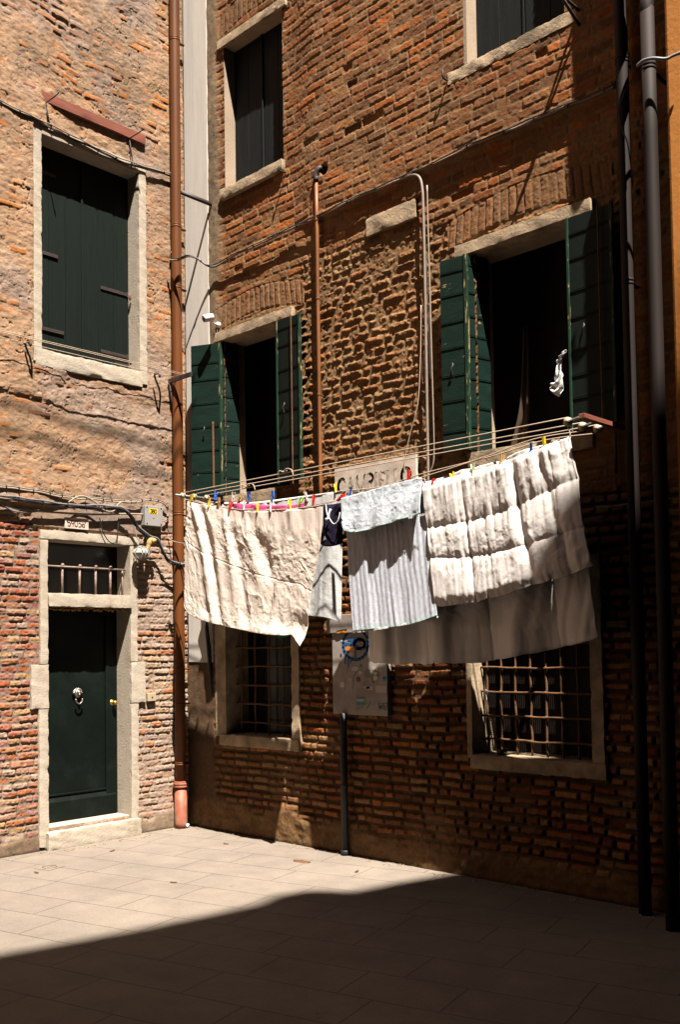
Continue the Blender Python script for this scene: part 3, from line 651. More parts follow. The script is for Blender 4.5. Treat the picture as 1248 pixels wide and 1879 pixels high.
# ================================================================ the other houses round the court
HC = 20.0; OFF = SUNV/SUNV[2]*HC
def gp(p): p = np.array(p, float); return p-SUNV*p[2]/SUNV[2]
edge = [G(-900, 1935), G(0, 1750), G(250, 1705), G(468, 1660), G(500, 1645), G(560, 1634), G(612, 1634), G(640, 1637), G(740, 1617)]
edge += [(3.262, .0), (3.30, .07), (3.34, .14), (3.40, .20), (3.60, .34), (3.70, .44), (3.67, .52), (3.52, .6), (3.42, .68), (3.45, 1.0), (3.6, 3.0)]
edge = [(p[0]+OFF[0], p[1]+OFF[1]) for p in edge]
edge = [(edge[0][0]-.4, -13.6)]+edge+[(edge[-1][0]+.1, -.33)]
poly = edge+[(25, -.33), (25, -13.6)]
def prism(poly, z0, z1):
    n = len(poly); V = [(x, y, z0) for x, y in poly]+[(x, y, z1) for x, y in poly]
    F = [tuple(range(n-1, -1, -1)), tuple(range(n, 2*n))]+[(i, (i+1) % n, (i+1) % n+n, i+n) for i in range(n)]
    return MB().add(V, F)
SH = thing('shading_house', (12, -7, 0), 'tall house behind the camera on the right whose roof edge shades the court', 'house')
prism(poly, 0, HC).build('wall', 'house', SH)
BK = thing('facing_house', (5, -15, 0), 'tall house closing the court behind the camera', 'house')
MB().box((-9, -16, 0), (25, -13.65, 20)).build('wall', 'house', BK)
YH = thing('ochre_house', (8, .5, 0), 'ochre yellow rendered house at the right edge of the picture', 'house')
MB().box((5.285, -.31, 0), (25, 9, 16)).build('wall', 'yellowwall', YH, bevel=.02)

# ================================================================ downpipes
def ring(mb, c, r, h, n=20, r2=None):
    mb.tube([np.array(c)-np.array([0, 0, h/2]), np.array(c)-np.array([0, 0, h*.25]), np.array(c)+np.array([0, 0, h*.25]), np.array(c)+np.array([0, 0, h/2])], [r*.96, r, r, r*.96], n)
pc = R(341, 1480, .12); px_, py_ = .075, -.165
DP = thing('downpipe', (px_, py_, 0), 'glossy brown downpipe in the sunlit corner with a red iron foot', 'downpipe')
MB().tube([(px_, py_, z) for z in np.linspace(.42, 10, 12)], .052, 24).build('pipe', 'copper', DP, True)
mb = MB(); mb.tube([(px_, py_, 0), (px_, py_, .05), (px_, py_, .40)], [.066, .062, .060], 24)
for z, r in ((.405, .073), (.43, .075), (.445, .066)): ring(mb, (px_, py_, z), r, .022, 24)
mb.build('iron_foot', 'bootred', DP, True)
for z in (.62, 1.21, 1.55, 3.08, 5.36, 5.98, 7.9):
    mb = MB(); ring(mb, (px_, py_, z), .0555, .016, 24); ring(mb, (px_, py_, z+.02), .0545, .008, 24); mb.box((px_-.012, py_, z-.008), (px_+.012, -.05, z+.008)); mb.build('bracket', 'copper', DP, True)
def rpipe(x, y, r, mat, label, rings, z0, z1, n=20):
    t = thing('downpipe', (x, y, z0), label, 'downpipe')
    MB().tube([(x, y, z) for z in np.linspace(z0, z1, 8)], r, n).build('pipe', mat, t, True)
    for z in rings:
        mb = MB(); ring(mb, (x, y, z-.012), r*1.10, .016, n); ring(mb, (x, y, z+.012), r*1.10, .016, n); mb.box((x-.01, y, z-.008), (x+.01, -.0, z+.008)); mb.build('bracket', mat, t, True)
    return t
p1 = R(1150, 400, .13); rpipe(p1[0], -.13, .042, 'brownpipe', 'dark brown downpipe standing in the gap between brick wall and ochre house', (4.12, 5.62), 0, 11)
p2 = R(1199, 400, .345); t2 = rpipe(p2[0], -.345, .044, 'brownpipe', 'dark brown downpipe at the corner of the ochre house, with an offset bend on top', (5.36,), 0, 5.74)
mb = MB(); x, y = p2[0], -.345
mb.tube(catmull([(x, y, 5.70), (x, y, 5.78), (x+.015, y+.05, 5.90), (x+.03, y+.14, 6.02), (x+.03, y+.20, 6.15), (x+.03, y+.20, 6.9)], 6), .043, 20); mb.build('bend', 'brownpipe', t2, True)
mb = MB(); ring(mb, (x+.02, y+.0, 6.38), .075, .12, 24); mb.tube([(x+.02, y, 6.38), (x+.02, y, 8)], .055, 20); mb.build('upper_pipe', 'brownpipe', t2, True)
# thin rusty pipe with an elbow into the wall
xa, za = R(585, 600, .04)[0], 5.86
TP = thing('thin_pipe', (xa, -.045, 3.0), 'thin rusty brown pipe running down the brick wall to the street sign', 'pipe')
mb = MB(); mb.tube([(xa, -.045, z) for z in np.linspace(2.85, za, 10)], .017, 12); mb.build('pipe', 'rustpipe', TP, True)
mb = MB(); mb.tube(catmull([(xa, -.045, za-.01), (xa, -.05, za+.05), (xa+.03, -.03, za+.10), (xa+.06, .03, za+.10)], 6), .026, 12); ring(mb, (xa, -.045, za+.01), .028, .03, 14); mb.build('elbow', 'iron', TP, True)
for z in (3.95, 4.8, 5.5): mb = MB(); ring(mb, (xa, -.045, z), .021, .012, 12); mb.box((xa-.005, -.045, z-.005), (xa+.005, .02, z+.005)); mb.build('bracket', 'rust', TP)
# dark waste pipe under the steel panel, black pole leaning in the corner
a = R(630, 1318, .06)
WP = thing('waste_pipe', (a[0], -.06, 0), 'dark pipe running from the grey steel panel down to the paving', 'pipe')
MB().tube([(a[0], -.06, 0), (a[0], -.06, 1.19)], .030, 16).build('pipe', 'cabledark', WP, True)
for zz, r_ in ((.58, .034), (.03, .038)): mb = MB(); ring(mb, (a[0], -.06, zz), r_, .03, 16); mb.build('joint', 'cabledark', WP, True)
A = R(374, 1100, .10); B = G(413, 1517)
o = MB().tube([A, (A*.55+B*.45)+np.array([.0, .0, 0]), B], [.020, .022, .022], 12).build('leaning_pole', 'cabledark', None, True, origin=tuple(B)); tag(o, 'black pole leaning in the shaded corner beside the left barred window', 'pole')

# ================================================================ cables
def cable(F, pts, r, mat, label, o=.03, n=6, sm=6, name='cable'):
    mb = tubepx(F, pts, r, o, n, sm); c = mb.v[0]
    ob = mb.build(name, mat, None, True, origin=c); tag(ob, label, 'cable'); return ob
def clips(parent_mat, F, pts, step, r, o, label, group):
    pass
def bundle(F, pts, specs, label, tie_step=.16, o=.04, r_tie=.02):
    """several cables strapped together: thing > cable strands > ties"""
    P = catmull([F(p[0], p[1], p[2] if len(p) > 2 else o) for p in pts], 8)
    t = thing('cable_bundle', tuple(P[0]), label, 'cable')
    rng = np.random.RandomState(len(pts)*7+int(abs(P[0][2])*10)); nrm = F(600, 900, 1)-F(600, 900, 0); nrm = np.array([1., 0, 0]) if F is L else np.array([0, -1., 0])
    s = np.concatenate([[0], np.cumsum(np.linalg.norm(np.diff(P, axis=0), axis=1))])
    for (du, dz, r, mat) in specs:
        ph = rng.uniform(0, 6); wz = dz+.004*np.sin(s*9+ph)+.003*np.sin(s*23+ph); wn = du+.003*np.sin(s*11+ph)
        Q = P+nrm*wn[:, None]+np.array([0, 0, 1.])*wz[:, None]
        MB().tube(Q, r, 6).build('strand', mat, t, True)
    q = tie_step*.5
    while q < s[-1]:
        i = min(np.searchsorted(s, q), len(P)-2); T = P[i+1]-P[i]; T /= np.linalg.norm(T); c = P[i]+nrm*np.mean([a[0] for a in specs])+np.array([0, 0, np.mean([a[1] for a in specs])])
        MB().tube([c-T*.004, c+T*.004], r_tie, 10).build('tie', 'cabledark', t); q += tie_step*rng.uniform(.8, 1.2)
    return t
# upper cables on the left house, sagging over the window head
bundle(L, [(-420, 5), (-130, 122), (-60, 156), (0, 189), (40, 208), (75, 224), (110, 242), (150, 262), (190, 280), (235, 300), (280, 313), (315, 322), (322, 336), (322, 400), (320, 440), (312, 470)],
       [(0, 0, .007, 'cablelight'), (.012, .012, .006, 'conduit'), (.002, -.012, .005, 'cabledark')], 'cables sagging across the head of the large left window', .17, .045, .016)
# from the corner across the strip and along the whole brick wall
bundle(R, [(311, 476, .26), (326, 478, .26), (345, 471, .24), (362, 476, .17), (380, 487, .09), (398, 487, .05), (425, 472, .04), (452, 459), (520, 427), (588, 396), (669, 357), (750, 323), (780, 309), (850, 275), (915, 247), (1005, 210), (1099, 172), (1128, 157)],
       [(0, 0, .009, 'conduit'), (.012, .010, .005, 'cabledark')], 'grey cable running the length of the brick wall above the shutters', .3, .045, .014)
# lower cables on the left house, above the door
bundle(L, [(-420, 835), (-120, 872), (0, 893), (60, 902), (120, 912), (180, 918), (240, 922), (275, 918), (300, 925), (309, 940), (305, 952), (298, 955)],
       [(0, 0, .008, 'cablelight'), (0, .016, .006, 'conduit')], 'pale conduit cables clipped above the green door', .12, .05, .017)
bundle(L, [(-420, 862, .07), (-120, 896, .07), (0, 911, .07), (60, 920, .08), (130, 928, .08), (190, 931, .08), (222, 934, .09), (240, 948, .10), (252, 968, .10), (272, 985, .10), (288, 992, .10), (298, 1012, .10), (308, 1028, .10), (330, 1036, .12), (345, 1036, .2)],
       [(0, 0, .008, 'cablegrey'), (.012, .012, .008, 'cablegrey'), (.004, -.014, .007, 'cabledark'), (.016, -.002, .007, 'cabledark')], 'thick grey cable bundle curling down past the junction box to the downpipe', .25, .08, .022)
cable(L, [(-420, 858), (-60, 905), (0, 920), (25, 932), (60, 937), (110, 941), (170, 944), (230, 943), (262, 944)], .010, 'cablelight', 'pale conduit running just over the house number to the junction box', .05)
cable(L, [(0, 922), (20, 936), (45, 940), (70, 938)], .009, 'cablegrey', 'short grey cable looping at the left edge above the door', .05)
cable(L, [(125, 922), (140, 912), (155, 911), (175, 922), (190, 936), (207, 938), (216, 926), (225, 921), (250, 921)], .008, 'cablelight', 'pale cable making a wavy loop above the house number', .09)
cable(L, [(182, 950), (188, 975), (200, 994), (212, 994), (216, 970), (217, 950)], .0055, 'cabledark', 'thin black cable loop hanging over the door lintel', .05)
cable(L, [(247, 965), (250, 985), (256, 992), (262, 990), (263, 983)], .005, 'cablelight', 'thin pale wire curling above the oval lamp', .10)
cable(R, [(305, 985, .24), (315, 992, .24), (328, 996, .24), (345, 998, .24)], .006, 'conduit', 'short wire crossing the downpipe below the junction box', .1)
# vertical conduits between the windows
cable(R, [(735, 329), (758, 321), (770, 326), (775, 345), (777, 380), (780, 500), (782, 620), (784, 740), (786, 860), (786, 885)], .011, 'conduit', 'thick grey conduit bending down the wall between the two shuttered windows', .05, 8, name='conduit')
cable(R, [(784, 340), (786, 420), (789, 520), (792, 640), (795, 740), (797, 830), (792, 862), (780, 880)], .006, 'cablelight', 'thin pale cable beside the thick conduit', .04)
cable(R, [(773, 560), (772, 650), (767, 740), (752, 800), (744, 840), (742, 868)], .004, 'rope', 'slack cord hanging down over the street sign', .06)
cable(R, [(783, 478), (786, 560), (789, 650), (791, 700)], .005, 'iron', 'black wire between conduit and pale cable', .045)
# wires round the right hand pipes
cable(R, [(1170, 121, .42), (1182, 111, .45), (1200, 107, .45), (1222, 108, .42), (1236, 102, .40), (1262, 92, .38)], .010, 'cablegrey', 'grey cable wrapped round the corner downpipe of the ochre house', .4)
cable(R, [(1165, 140, .25), (1152, 160, .25), (1143, 180, .26), (1136, 205, .26), (1142, 235, .26), (1152, 262, .26), (1158, 300, .26), (1162, 330, .24)], .004, 'cabledark', 'thin black wire draped over the left of the two dark pipes', .25)
cable(R, [(1096, 930), (1120, 930), (1170, 922), (1235, 915)], .006, 'cablegrey', 'grey wires low in the shade at the right of the quilt', .06)

# ================================================================ street sign, house number, box, lamp, bell, camera
def ribbons(F, strokes, T, width, o, mat, name, parent, th=.0012):
    """letter strokes as flat raised ribbons; T maps glyph space to (along, z)"""
    mb = MB()
    for st in strokes:
        w_ = width
        if isinstance(st, tuple): st, k = st; w_ = width*k
        P = [T(*p) for p in st]
        for i in range(len(P)-1):
            a = np.array(P[i]); b = np.array(P[i+1]); d = b-a; l = np.linalg.norm(d)
            if l < 1e-6: continue
            d /= l; n = np.array([-d[1], d[0]])*w_/2; e = d*w_*.3*(len(P) > 2)
            q = [a-n-e, b-n+e, b+n+e, a+n-e]; V = [F(x[0], o+th, x[1]) for x in q]+[F(x[0], o, x[1]) for x in q]
            mb.add(V, [(0, 1, 2, 3), (0, 4, 5, 1), (1, 5, 6, 2), (2, 6, 7, 3), (3, 7, 4, 0)])
    return mb.build(name, mat, parent)
def arc(cx, cy, rx, ry, a0, a1, n=12): return [(cx+rx*math.cos(math.radians(a0+(a1-a0)*i/n)), cy+ry*math.sin(math.radians(a0+(a1-a0)*i/n))) for i in range(n+1)]
S = lambda x, y, w=.12: ([(x-w, y), (x+w, y)], .45)
GL = {
 'C': (.75, [(arc(.42, .5, .34, .5, 115, 250), 1.0), (arc(.42, .5, .34, .5, 50, 115), .5), (arc(.42, .5, .34, .5, 250, 310), .5), ([(.66, .78), (.66, .95)], .5)]),
 'A': (.8, [([(.1, 0), (.4, 1)], .45), ([(.4, 1), (.7, 0)], 1.0), ([(.22, .36), (.6, .36)], .4), S(.1, 0), S(.7, 0)]),
 'M': (.95, [([(.12, 0), (.16, 1)], .45), ([(.16, 1), (.47, .05)], 1.0), ([(.47, .05), (.78, 1)], .45), ([(.78, 1), (.82, 0)], 1.0), S(.12, 0), S(.82, 0), S(.16, 1, .08), S(.78, 1, .08)]),
 'P': (.62, [([(.15, 0), (.15, 1)], 1.0), (arc(.2, .73, .32, .26, -90, 90), .8), S(.15, 0), S(.1, 1, .08)]),
 'I': (.34, [([(.15, 0), (.15, 1)], 1.0), S(.15, 0), S(.15, 1)]),
 'E': (.6, [([(.15, 0), (.15, 1)], 1.0), ([(.15, 1), (.5, 1)], .5), ([(.15, .5), (.42, .5)], .45), ([(.15, 0), (.52, 0)], .5), ([(.5, .86), (.5, 1)], .5), ([(.53, 0), (.53, .16)], .5)]),
 'L': (.58, [([(.15, 0), (.15, 1)], 1.0), ([(.15, 0), (.52, 0)], .5), ([(.53, 0), (.53, .18)], .5), S(.15, 1)]),
 'O': (.82, [(arc(.4, .5, .33, .5, 60, 120), .45), (arc(.4, .5, .33, .5, 120, 240), 1.0), (arc(.4, .5, .33, .5, 240, 300), .45), (arc(.4, .5, .33, .5, 300, 420), 1.0)]),
 'D': (.74, [([(.15, 0), (.15, 1)], 1.0), (arc(.2, .5, .42, .5, -90, 90), .85), S(.1, 1, .08), S(.1, 0, .08)]),
 '3': (.6, [arc(.28, .74, .22, .24, 140, -80), arc(.28, .27, .25, .27, 80, -140)]),
 '8': (.6, [arc(.28, .75, .19, .22, 0, 360, 16), arc(.28, .27, .24, .26, 0, 360, 16)]),
 '0': (.62, [arc(.28, .5, .23, .48, 0, 360, 18)]),
 '5': (.6, [[(.5, 1), (.12, 1), (.1, .56)], arc(.26, .32, .25, .31, 120, -140)]),
 '9': (.6, [arc(.28, .72, .21, .26, 0, 360, 16), [(.49, .72), (.42, .2), (.2, 0)]]),
 '6': (.6, [arc(.28, .28, .21, .26, 0, 360, 16), [(.07, .28), (.14, .8), (.38, 1)]]),
 'H': (.66, [[(.1, 0), (.1, 1)], [(.52, 0), (.52, 1)], [(.1, .5), (.52, .5)]]),
 'N': (.68, [[(.1, 0), (.1, 1)], [(.1, 1), (.54, 0)], [(.54, 0), (.54, 1)]]),
}
def write(text, x0, x1, z0, z1, F, o, width, mat, name, parent, dirn=1):
    tot = sum(GL[c][0] for c in text); k = (x1-x0)/tot; x = 0; st = []
    for c in text:
        adv, g = GL[c]
        for q in g:
            if isinstance(q, tuple): st.append(([(p[0]+x, p[1]) for p in q[0]], q[1]))
            else: st.append([(p[0]+x, p[1]) for p in q])
        x += adv
    return ribbons(F, st, lambda a, b: ((x0+a*k) if dirn > 0 else (x1-a*k), z0+(z1-z0)*b), width, o, mat, name, parent)
SG = rough_box('street_sign', (2.10, -.030, 2.90), (3.00, -.004, 3.275), 'sign', None, .0015, .02, 301, .001)
tag(SG, 'cream painted street sign reading CAMPIELLO above the grey towel', 'sign')
write('CAMPIELLO', 2.135, 2.955, 3.055, 3.185, FR, .0315, .026, 'ink', 'lettering', SG)
write('DE', 2.32, 2.52, 2.88, 3.00, FR, .0315, .026, 'redink', 'lettering', SG)
HN = MB().box(FL(1.405, .016, 2.855), FL(1.165, .040, 2.955)).build('house_number', 'sign', None, bevel=.002, origin=FL(1.28, .016, 2.855))
tag(HN, 'small pale house number plate over the door reading 59056 in red', 'sign')
hn = write('59056', 1.20, 1.385, 2.875, 2.93, FL, .0405, .009, 'redink', 'lettering', None, -1)
hn.parent = HN; hn.matrix_parent_inverse = Matrix.Translation(-Vector(HN.location))

a = L(262, 966, .08); b = L(300, 930, .08); y0, y1, z0, z1 = a[1], b[1], min(a[2], b[2])+.0, max(a[2], b[2])-.0
JB = thing('junction_box', (0, (y0+y1)/2, z0), 'grey electrical junction box with yellow 380 sticker beside the downpipe', 'junction box')
JW = .20; yc = (y0+y1)/2; zc = L(281, 947, .08)[2]; JH = .19
MB().box((.0, yc-JW/2, zc-JH/2), (.075, yc+JW/2, zc+JH/2)).build('box', 'grey', JB, bevel=.006)
MB().box((.075, yc-JW/2-.004, zc-JH/2-.004), (.090, yc+JW/2+.004, zc+JH/2+.004)).build('lid', 'grey', JB, bevel=.005)
for i in (-1, 1):
    for j in (-1, 1): MB().tube([(.089, yc+i*.083, zc+j*.078), (.0925, yc+i*.083, zc+j*.078)], .007, 10).build('screw', 'black', JB)
MB().box((.0895, yc-.055, zc+.018), (.0912, yc+.04, zc+.072)).build('sticker', 'yellow', JB)
write('380', -(yc+.032), -(yc-.048), zc+.026, zc+.064, FL, .0915, .007, 'inkblack', 'digits', JB, -1)
MB().tube([(.089, yc-.005, zc-.012), (.0925, yc-.005, zc-.012)], .013, 16).build('badge', 'grey', JB)

c = L(260, 1015, .13)
LP = thing('bulkhead_lamp', (0, c[1], c[2]), 'oval caged wall lamp with cloudy glass and yellowed elbow above the door corner', 'lamp')
MB().ell((.12, c[1], c[2]), (.065, .088, .058), 20, 12).build('glass', 'glass', LP, True)
mb = MB()
for k in (-1, 0, 1): mb.tube([(.12+.072*math.cos(q), c[1]+k*.035, c[2]+.064*math.sin(q)) for q in np.linspace(0, 2*math.pi, 22)], .004, 5)
mb.tube([(.12+.03*1, c[1]+.093*math.cos(q), c[2]+.064*math.sin(q)) for q in np.linspace(0, 2*math.pi, 26)], .004, 5)
mb.tube([(.12+.07*math.sin(q), c[1]+.093*math.cos(q), c[2]) for q in np.linspace(0, math.pi, 18)], .004, 5); mb.build('cage', 'grey', LP, True)
mb = MB(); mb.tube([(.0, c[1]+.075, c[2]+.0), (.09, c[1]+.04, c[2]+.0)], .03, 12); mb.build('mount', 'iron', LP, True)
e = L(277, 998, .13)
mb = MB(); mb.tube(catmull([(.12, e[1]-.035, e[2]-.055), (.12, e[1]-.02, e[2]-.01), (.12, e[1]-.005, e[2]+.03), (.125, e[1]+.02, e[2]+.035), (.15, e[1]+.035, e[2]+.02)], 5), [.022]*6+[.027]*15, 14); mb.build('elbow', 'lampyellow', LP, True)

a = L(275, 1279); DB = MB().box((.0, a[1]-.048, a[2]-.040), (.034, a[1]+.048, a[2]+.040)).build('doorbell', 'cream', None, bevel=.005, origin=(0, a[1], a[2])); tag(DB, 'small square cream doorbell plate right of the door', 'doorbell')
x = MB().tube([(.033, a[1]+.0, a[2]), (.038, a[1], a[2])], .008, 12).build('button', 'brass', None); x.parent = DB; x.matrix_parent_inverse = Matrix.Translation(-Vector(DB.location))

c = R(382, 583, .20); mnt = R(399, 596, .02)
CC = thing('security_camera', tuple(mnt), 'small white bullet security camera over the left shutters', 'camera')
d = np.array([-.35, -.9, -.35]); d /= np.linalg.norm(d); c = np.array(c)
MB().tube([c-d*.055, c-d*.05, c-d*.02, c+d*.04, c+d*.05], [.012, .03, .036, .036, .033], 18).build('housing', 'white', CC, True)
MB().tube([c+d*.049, c+d*.054], .030, 18).build('lens', 'black', CC, True)
MB().tube(catmull([mnt, (mnt+c)/2-np.array([0, 0, .015]), c-d*.03], 5), .010, 10).build('arm', 'white', CC, True)
MB().tube([mnt+np.array([0, .03, 0]), mnt+np.array([0, -.005, 0])], .028, 14).build('base', 'white', CC, True)
cable(R, [(399, 600), (396, 625), (390, 660)], .004, 'conduit', 'camera wire dropping behind the left shutter', .02)

# steel panel with stickers and paint
x0, x1, z0, z1 = 2.055, 2.672, 1.178, 1.90
SP = thing('steel_panel', (2.36, 0, z0), 'grey steel meter cabinet door covered in stickers and blue graffiti', 'cabinet')
MB().box((x0, -.045, z0), (x1, .01, z1)).build('door', 'panel', SP, bevel=.004)
MB().box((x0-.05, -.06, 1.865), (x1+.02, .01, 2.02)).build('hood', 'panel', SP, bevel=.004)
def PT(px, py): q = R(px, py, .046); return (q[0], q[2])
def paint(strokes, width, mat, name, o=.0462): return ribbons(FR, [[PT(*p) for p in s_] for s_ in strokes], lambda a, b: (a, b), width, o, mat, name, SP, .0008)
Z = lambda x, y: (600+x*.11218, 1140+y*.11218)
E = lambda cx, cy, rx, ry, a0=0, a1=360, n=22: [Z(cx+rx*math.cos(math.radians(a0+(a1-a0)*i/n)), cy+ry*math.sin(math.radians(a0+(a1-a0)*i/n))) for i in range(n+1)]
paint([E(470, 380, 205, 250, -60, 300), E(530, 370, 90, 80), [Z(350, 300), Z(480, 330), Z(560, 300), Z(620, 330)], [Z(460, 380), Z(540, 450), Z(660, 430)], [Z(300, 370), Z(400, 390), Z(470, 340)]], .026, 'paintblue', 'graffiti')
paint([[Z(300, 560), Z(300, 700)], [Z(350, 620), Z(347, 750)], [Z(390, 620), Z(388, 680)], [Z(465, 390), Z(465, 640)], [Z(340, 300), Z(430, 290)], [Z(560, 470), Z(600, 450)]], .016, 'paintblue', 'graffiti', .0464)
def patch(px, py, w, h, mat, name='sticker', o=.0466, rot=0, seed=0):
    rng = random.Random(seed+int(px*7+py)); c = PT(*Z(px, py)); k = .11218/240.*1.55; n = 9; P = []
    for i in range(n):
        q = 2*math.pi*i/n; r = rng.uniform(.8, 1.15); P.append((c[0]+math.cos(q)*w*.11218/165*.5*r, c[1]+math.sin(q)*h*.11218/235*.5*r))
    mb = MB(); mb.add([FR(a, o, b) for a, b in P]+[FR(a, o-.001, b) for a, b in P], [tuple(range(n))]+[(i, (i+1) % n, (i+1) % n+n, i+n) for i in range(n)]); return mb.build(name, mat, SP)
def rect(px, py, w, h, mat, name='sticker', o=.0466, parent=None):
    c = PT(*Z(px, py)); a = w*.11218/165*.5; b = h*.11218/235*.5
    return MB().box(FR(c[0]-a, o-.001, c[1]-b), FR(c[0]+a, o, c[1]+b)).build(name, mat, SP), c, a, b
for q in ((345, 450, 80, 95, 'orange'), (425, 450, 85, 120, 'orange'), (495, 375, 70, 60, 'orange'), (490, 445, 50, 35, 'yellow')): patch(*q, name='paint_patch')
for q in ((370, 540, 115, 110, 'stickwhite'), (240, 310, 40, 80, 'stickwhite'), (460, 775, 120, 90, 'stickwhite'), (545, 840, 60, 70, 'stickwhite'), (790, 780, 90, 80, 'stickwhite'), (790, 880, 110, 190, 'stickgrey'), (662, 850, 115, 160, 'stickgrey'), (515, 950, 70, 110, 'beam'), (650, 1080, 110, 70, 'pinksticker'), (870, 800, 80, 70, 'pinksticker'), (380, 960, 70, 110, 'pinksticker'), (555, 725, 36, 70, 'teal')): patch(*q)
patch(942, 937, 72, 80, 'cyan', o=.0468); patch(942, 925, 36, 24, 'inkblack', o=.0476)
patch(790, 850, 70, 60, 'stickwhite', o=.0476); patch(795, 930, 70, 90, 'stickwhite', o=.0476); patch(345, 500, 50, 60, 'inkblack', o=.0476)
rect(250, 1040, 70, 95, 'stickwhite'); rect(230, 555, 28, 55, 'inkblack'); rect(700, 1095, 110, 60, 'pinksticker'); rect(890, 1110, 170, 120, 'pinksticker')
_, c_, a_, b_ = rect(552, 1302, 140, 135, 'teal', o=.0470)
write('HNH', c_[0]-a_*.88, c_[0]+a_*.98, c_[1]-b_*.30, c_[1]+b_*.62, FR, .0474, .008, 'stickwhite', 'sticker_lettering', SP)
paint([[Z(490, 1390), Z(480, 1450), Z(560, 1420), Z(640, 1340), Z(700, 1300), Z(690, 1400), Z(650, 1420), Z(720, 1330), Z(770, 1300)], [Z(740, 1370), Z(790, 1330), Z(860, 1300), Z(900, 1290)], [Z(650, 980), Z(600, 1040), Z(660, 1090), Z(600, 1120)]], .005, 'stickgrey', 'pen_scribble')
for st_ in [[Z(840, 1350), Z(980, 1340), Z(990, 1400), Z(850, 1390), Z(900, 1430), Z(990, 1440)], [Z(860, 1340), Z(860, 1440), Z(920, 1350), Z(960, 1460)], [Z(420, 1100), Z(440, 900), Z(480, 830)], [Z(700, 860), Z(760, 1010), Z(840, 900), Z(850, 800)]]: paint([st_], .010, 'stickgrey', 'pen_scribble')
paint([[Z(270, 770), Z(345, 770), Z(320, 830), Z(340, 910), Z(390, 905)], [Z(280, 830), Z(250, 870), Z(300, 930), Z(290, 1120)]], .005, 'redink', 'pen_scribble')
ribbons(FR, [[PT(*Z(190, 165)), PT(*Z(340, 135))], [PT(*Z(190, 190)), PT(*Z(260, 165)), PT(*Z(330, 175))]], lambda a, b: (a, b), .012, .0612, 'orange', 'graffiti', SP, .0008)
ribbons(FR, [[PT(*Z(180, 160)), PT(*Z(350, 128))]], lambda a, b: (a, b), .008, .0622, 'inkblack', 'graffiti', SP, .0008)

# ================================================================ iron brackets on the walls
def ironset(name, label, cat, segs, r, mat='iron', extra=None, group=None):
    base = segs[0][0]; mb = MB()
    for q in segs: mb.tube(catmull(q, 4) if len(q) > 2 else q, r, 8)
    if extra: extra(mb)
    o = mb.build(name, mat, None, True, origin=tuple(base)); return tag(o, label, cat, group)
# arms perpendicular to the left wall
a = L(318, 788, .0); t = L(309, 700, .03); e = L(376, 686, .42)
e = np.array([.40, t[1], t[2]+.0])
BRK = thing('line_bracket', tuple(a), 'large iron clothesline bracket crossing the downpipe below the large window', 'bracket')
MB().obox((np.array(t)+e)/2, (e-t)/2, (0, .009, 0), (0, 0, .022)).build('arm', 'iron', BRK, bevel=.003)
MB().tube([(.02, a[1]+.05, a[2]), (.05, t[1]+.02, (a[2]+t[2])/2+.05), (.05, t[1], t[2])], .012, 8).build('stay', 'iron', BRK, True)
for k, (ya, lab) in enumerate(((( 283, 690, 292, 752), 'short iron hook on the left wall just left of the large bracket'), ((46, 633, 57, 704), 'short iron hook on the left wall under the left corner of the large window'))):
    p0 = L(ya[2], ya[3], .0); p1 = L(ya[0], ya[1], .07)
    ironset('wall_hook', lab, 'hook', [[p0, (p0+p1)/2+np.array([.05, 0, 0]), p1, p1+np.array([.06, .0, .012])]], .009, extra=lambda mb, p1=p1: mb.ell(p1+np.array([.07, .01, -.01]), (.016, .012, .02), 10, 6), group=None)
# awning irons over the big window
for (q, lab) in ((((82, 190), (115, 168), (88, 224)), 'thin iron hook at the left end of the red beam'), (((237, 254), (276, 240), (242, 291)), 'thin iron hook at the right end of the red beam')):
    b = L(*q[0], .03); e1 = b+np.array([.22, 0, .0]); tip = e1+np.array([.0, .0, .02]); 
    ironset('beam_hook', lab, 'hook', [[b, e1, tip], [b, L(*q[2], .06)]], .0055)
# bracket over the pale strip, arm perpendicular to the brick wall
b = R(390, 376, .0); ironset('iron_arm', 'dark iron arm sticking out over the pale strip, above the cable', 'bracket', [[b, b-np.array([0, .40, -.01])]], .004, extra=lambda mb, b=b: mb.obox(b-np.array([0, .19, 0]), (0, .20, 0), (.008, 0, 0), (0, 0, .020)))
b = R(1068, 24, .0); ironset('iron_arm', 'iron arm beside the topmost right window casting a long shadow', 'bracket', [[b, b-np.array([0, .34, 0])], [b-np.array([0, .0, .12]), b-np.array([0, .30, 0])]], .012)
b = R(828, 150, .0); ironset('wall_hook', 'iron hook under the left end of the topmost right sill', 'hook', [[b, b-np.array([0, .10, .01]), b-np.array([0, .105, -.05])]], .008)
b = R(524, 316, .0); ironset('wall_hook', 'iron hook under the right end of the upper left sill', 'hook', [[b, b-np.array([0, .08, .01]), b-np.array([0, .085, -.03])]], .008)

# ================================================================ clothes lines in front of the brick wall
D1, D2, D3 = .50, .36, .22        # metres in front of the wall
def linepts(o, a, b, sag=0, n=24):
    A = R(*a, o); B = R(*b, o); t = np.linspace(0, 1, n)[:, None]; P = A+(B-A)*t; P[:, 2] -= sag*4*(t*(1-t))[:, 0]; return P
BL = thing('line_bar', tuple(R(322, 909, D1)), 'metal bar by the downpipe carrying the left pulleys of the washing lines', 'bar')
A = R(322, 908, D1+.07); B = R(384, 915, .14)
MB().tube([A, B], .010, 10).build('rod', 'irongrey', BL, True)
MB().tube([B, B*.5+np.array(B)*.5+np.array([0, .14, 0])], .012, 10).build('wall_end', 'iron', BL, True)
BRr = thing('line_bar', tuple(R(1140, 786, .04)), 'brown wooden bar in front of the right shutter carrying the right pulleys', 'bar')
A = R(1142, 786, .03); B = A+np.array([0, -.52, .0]); A2 = R(1140, 786, .0)
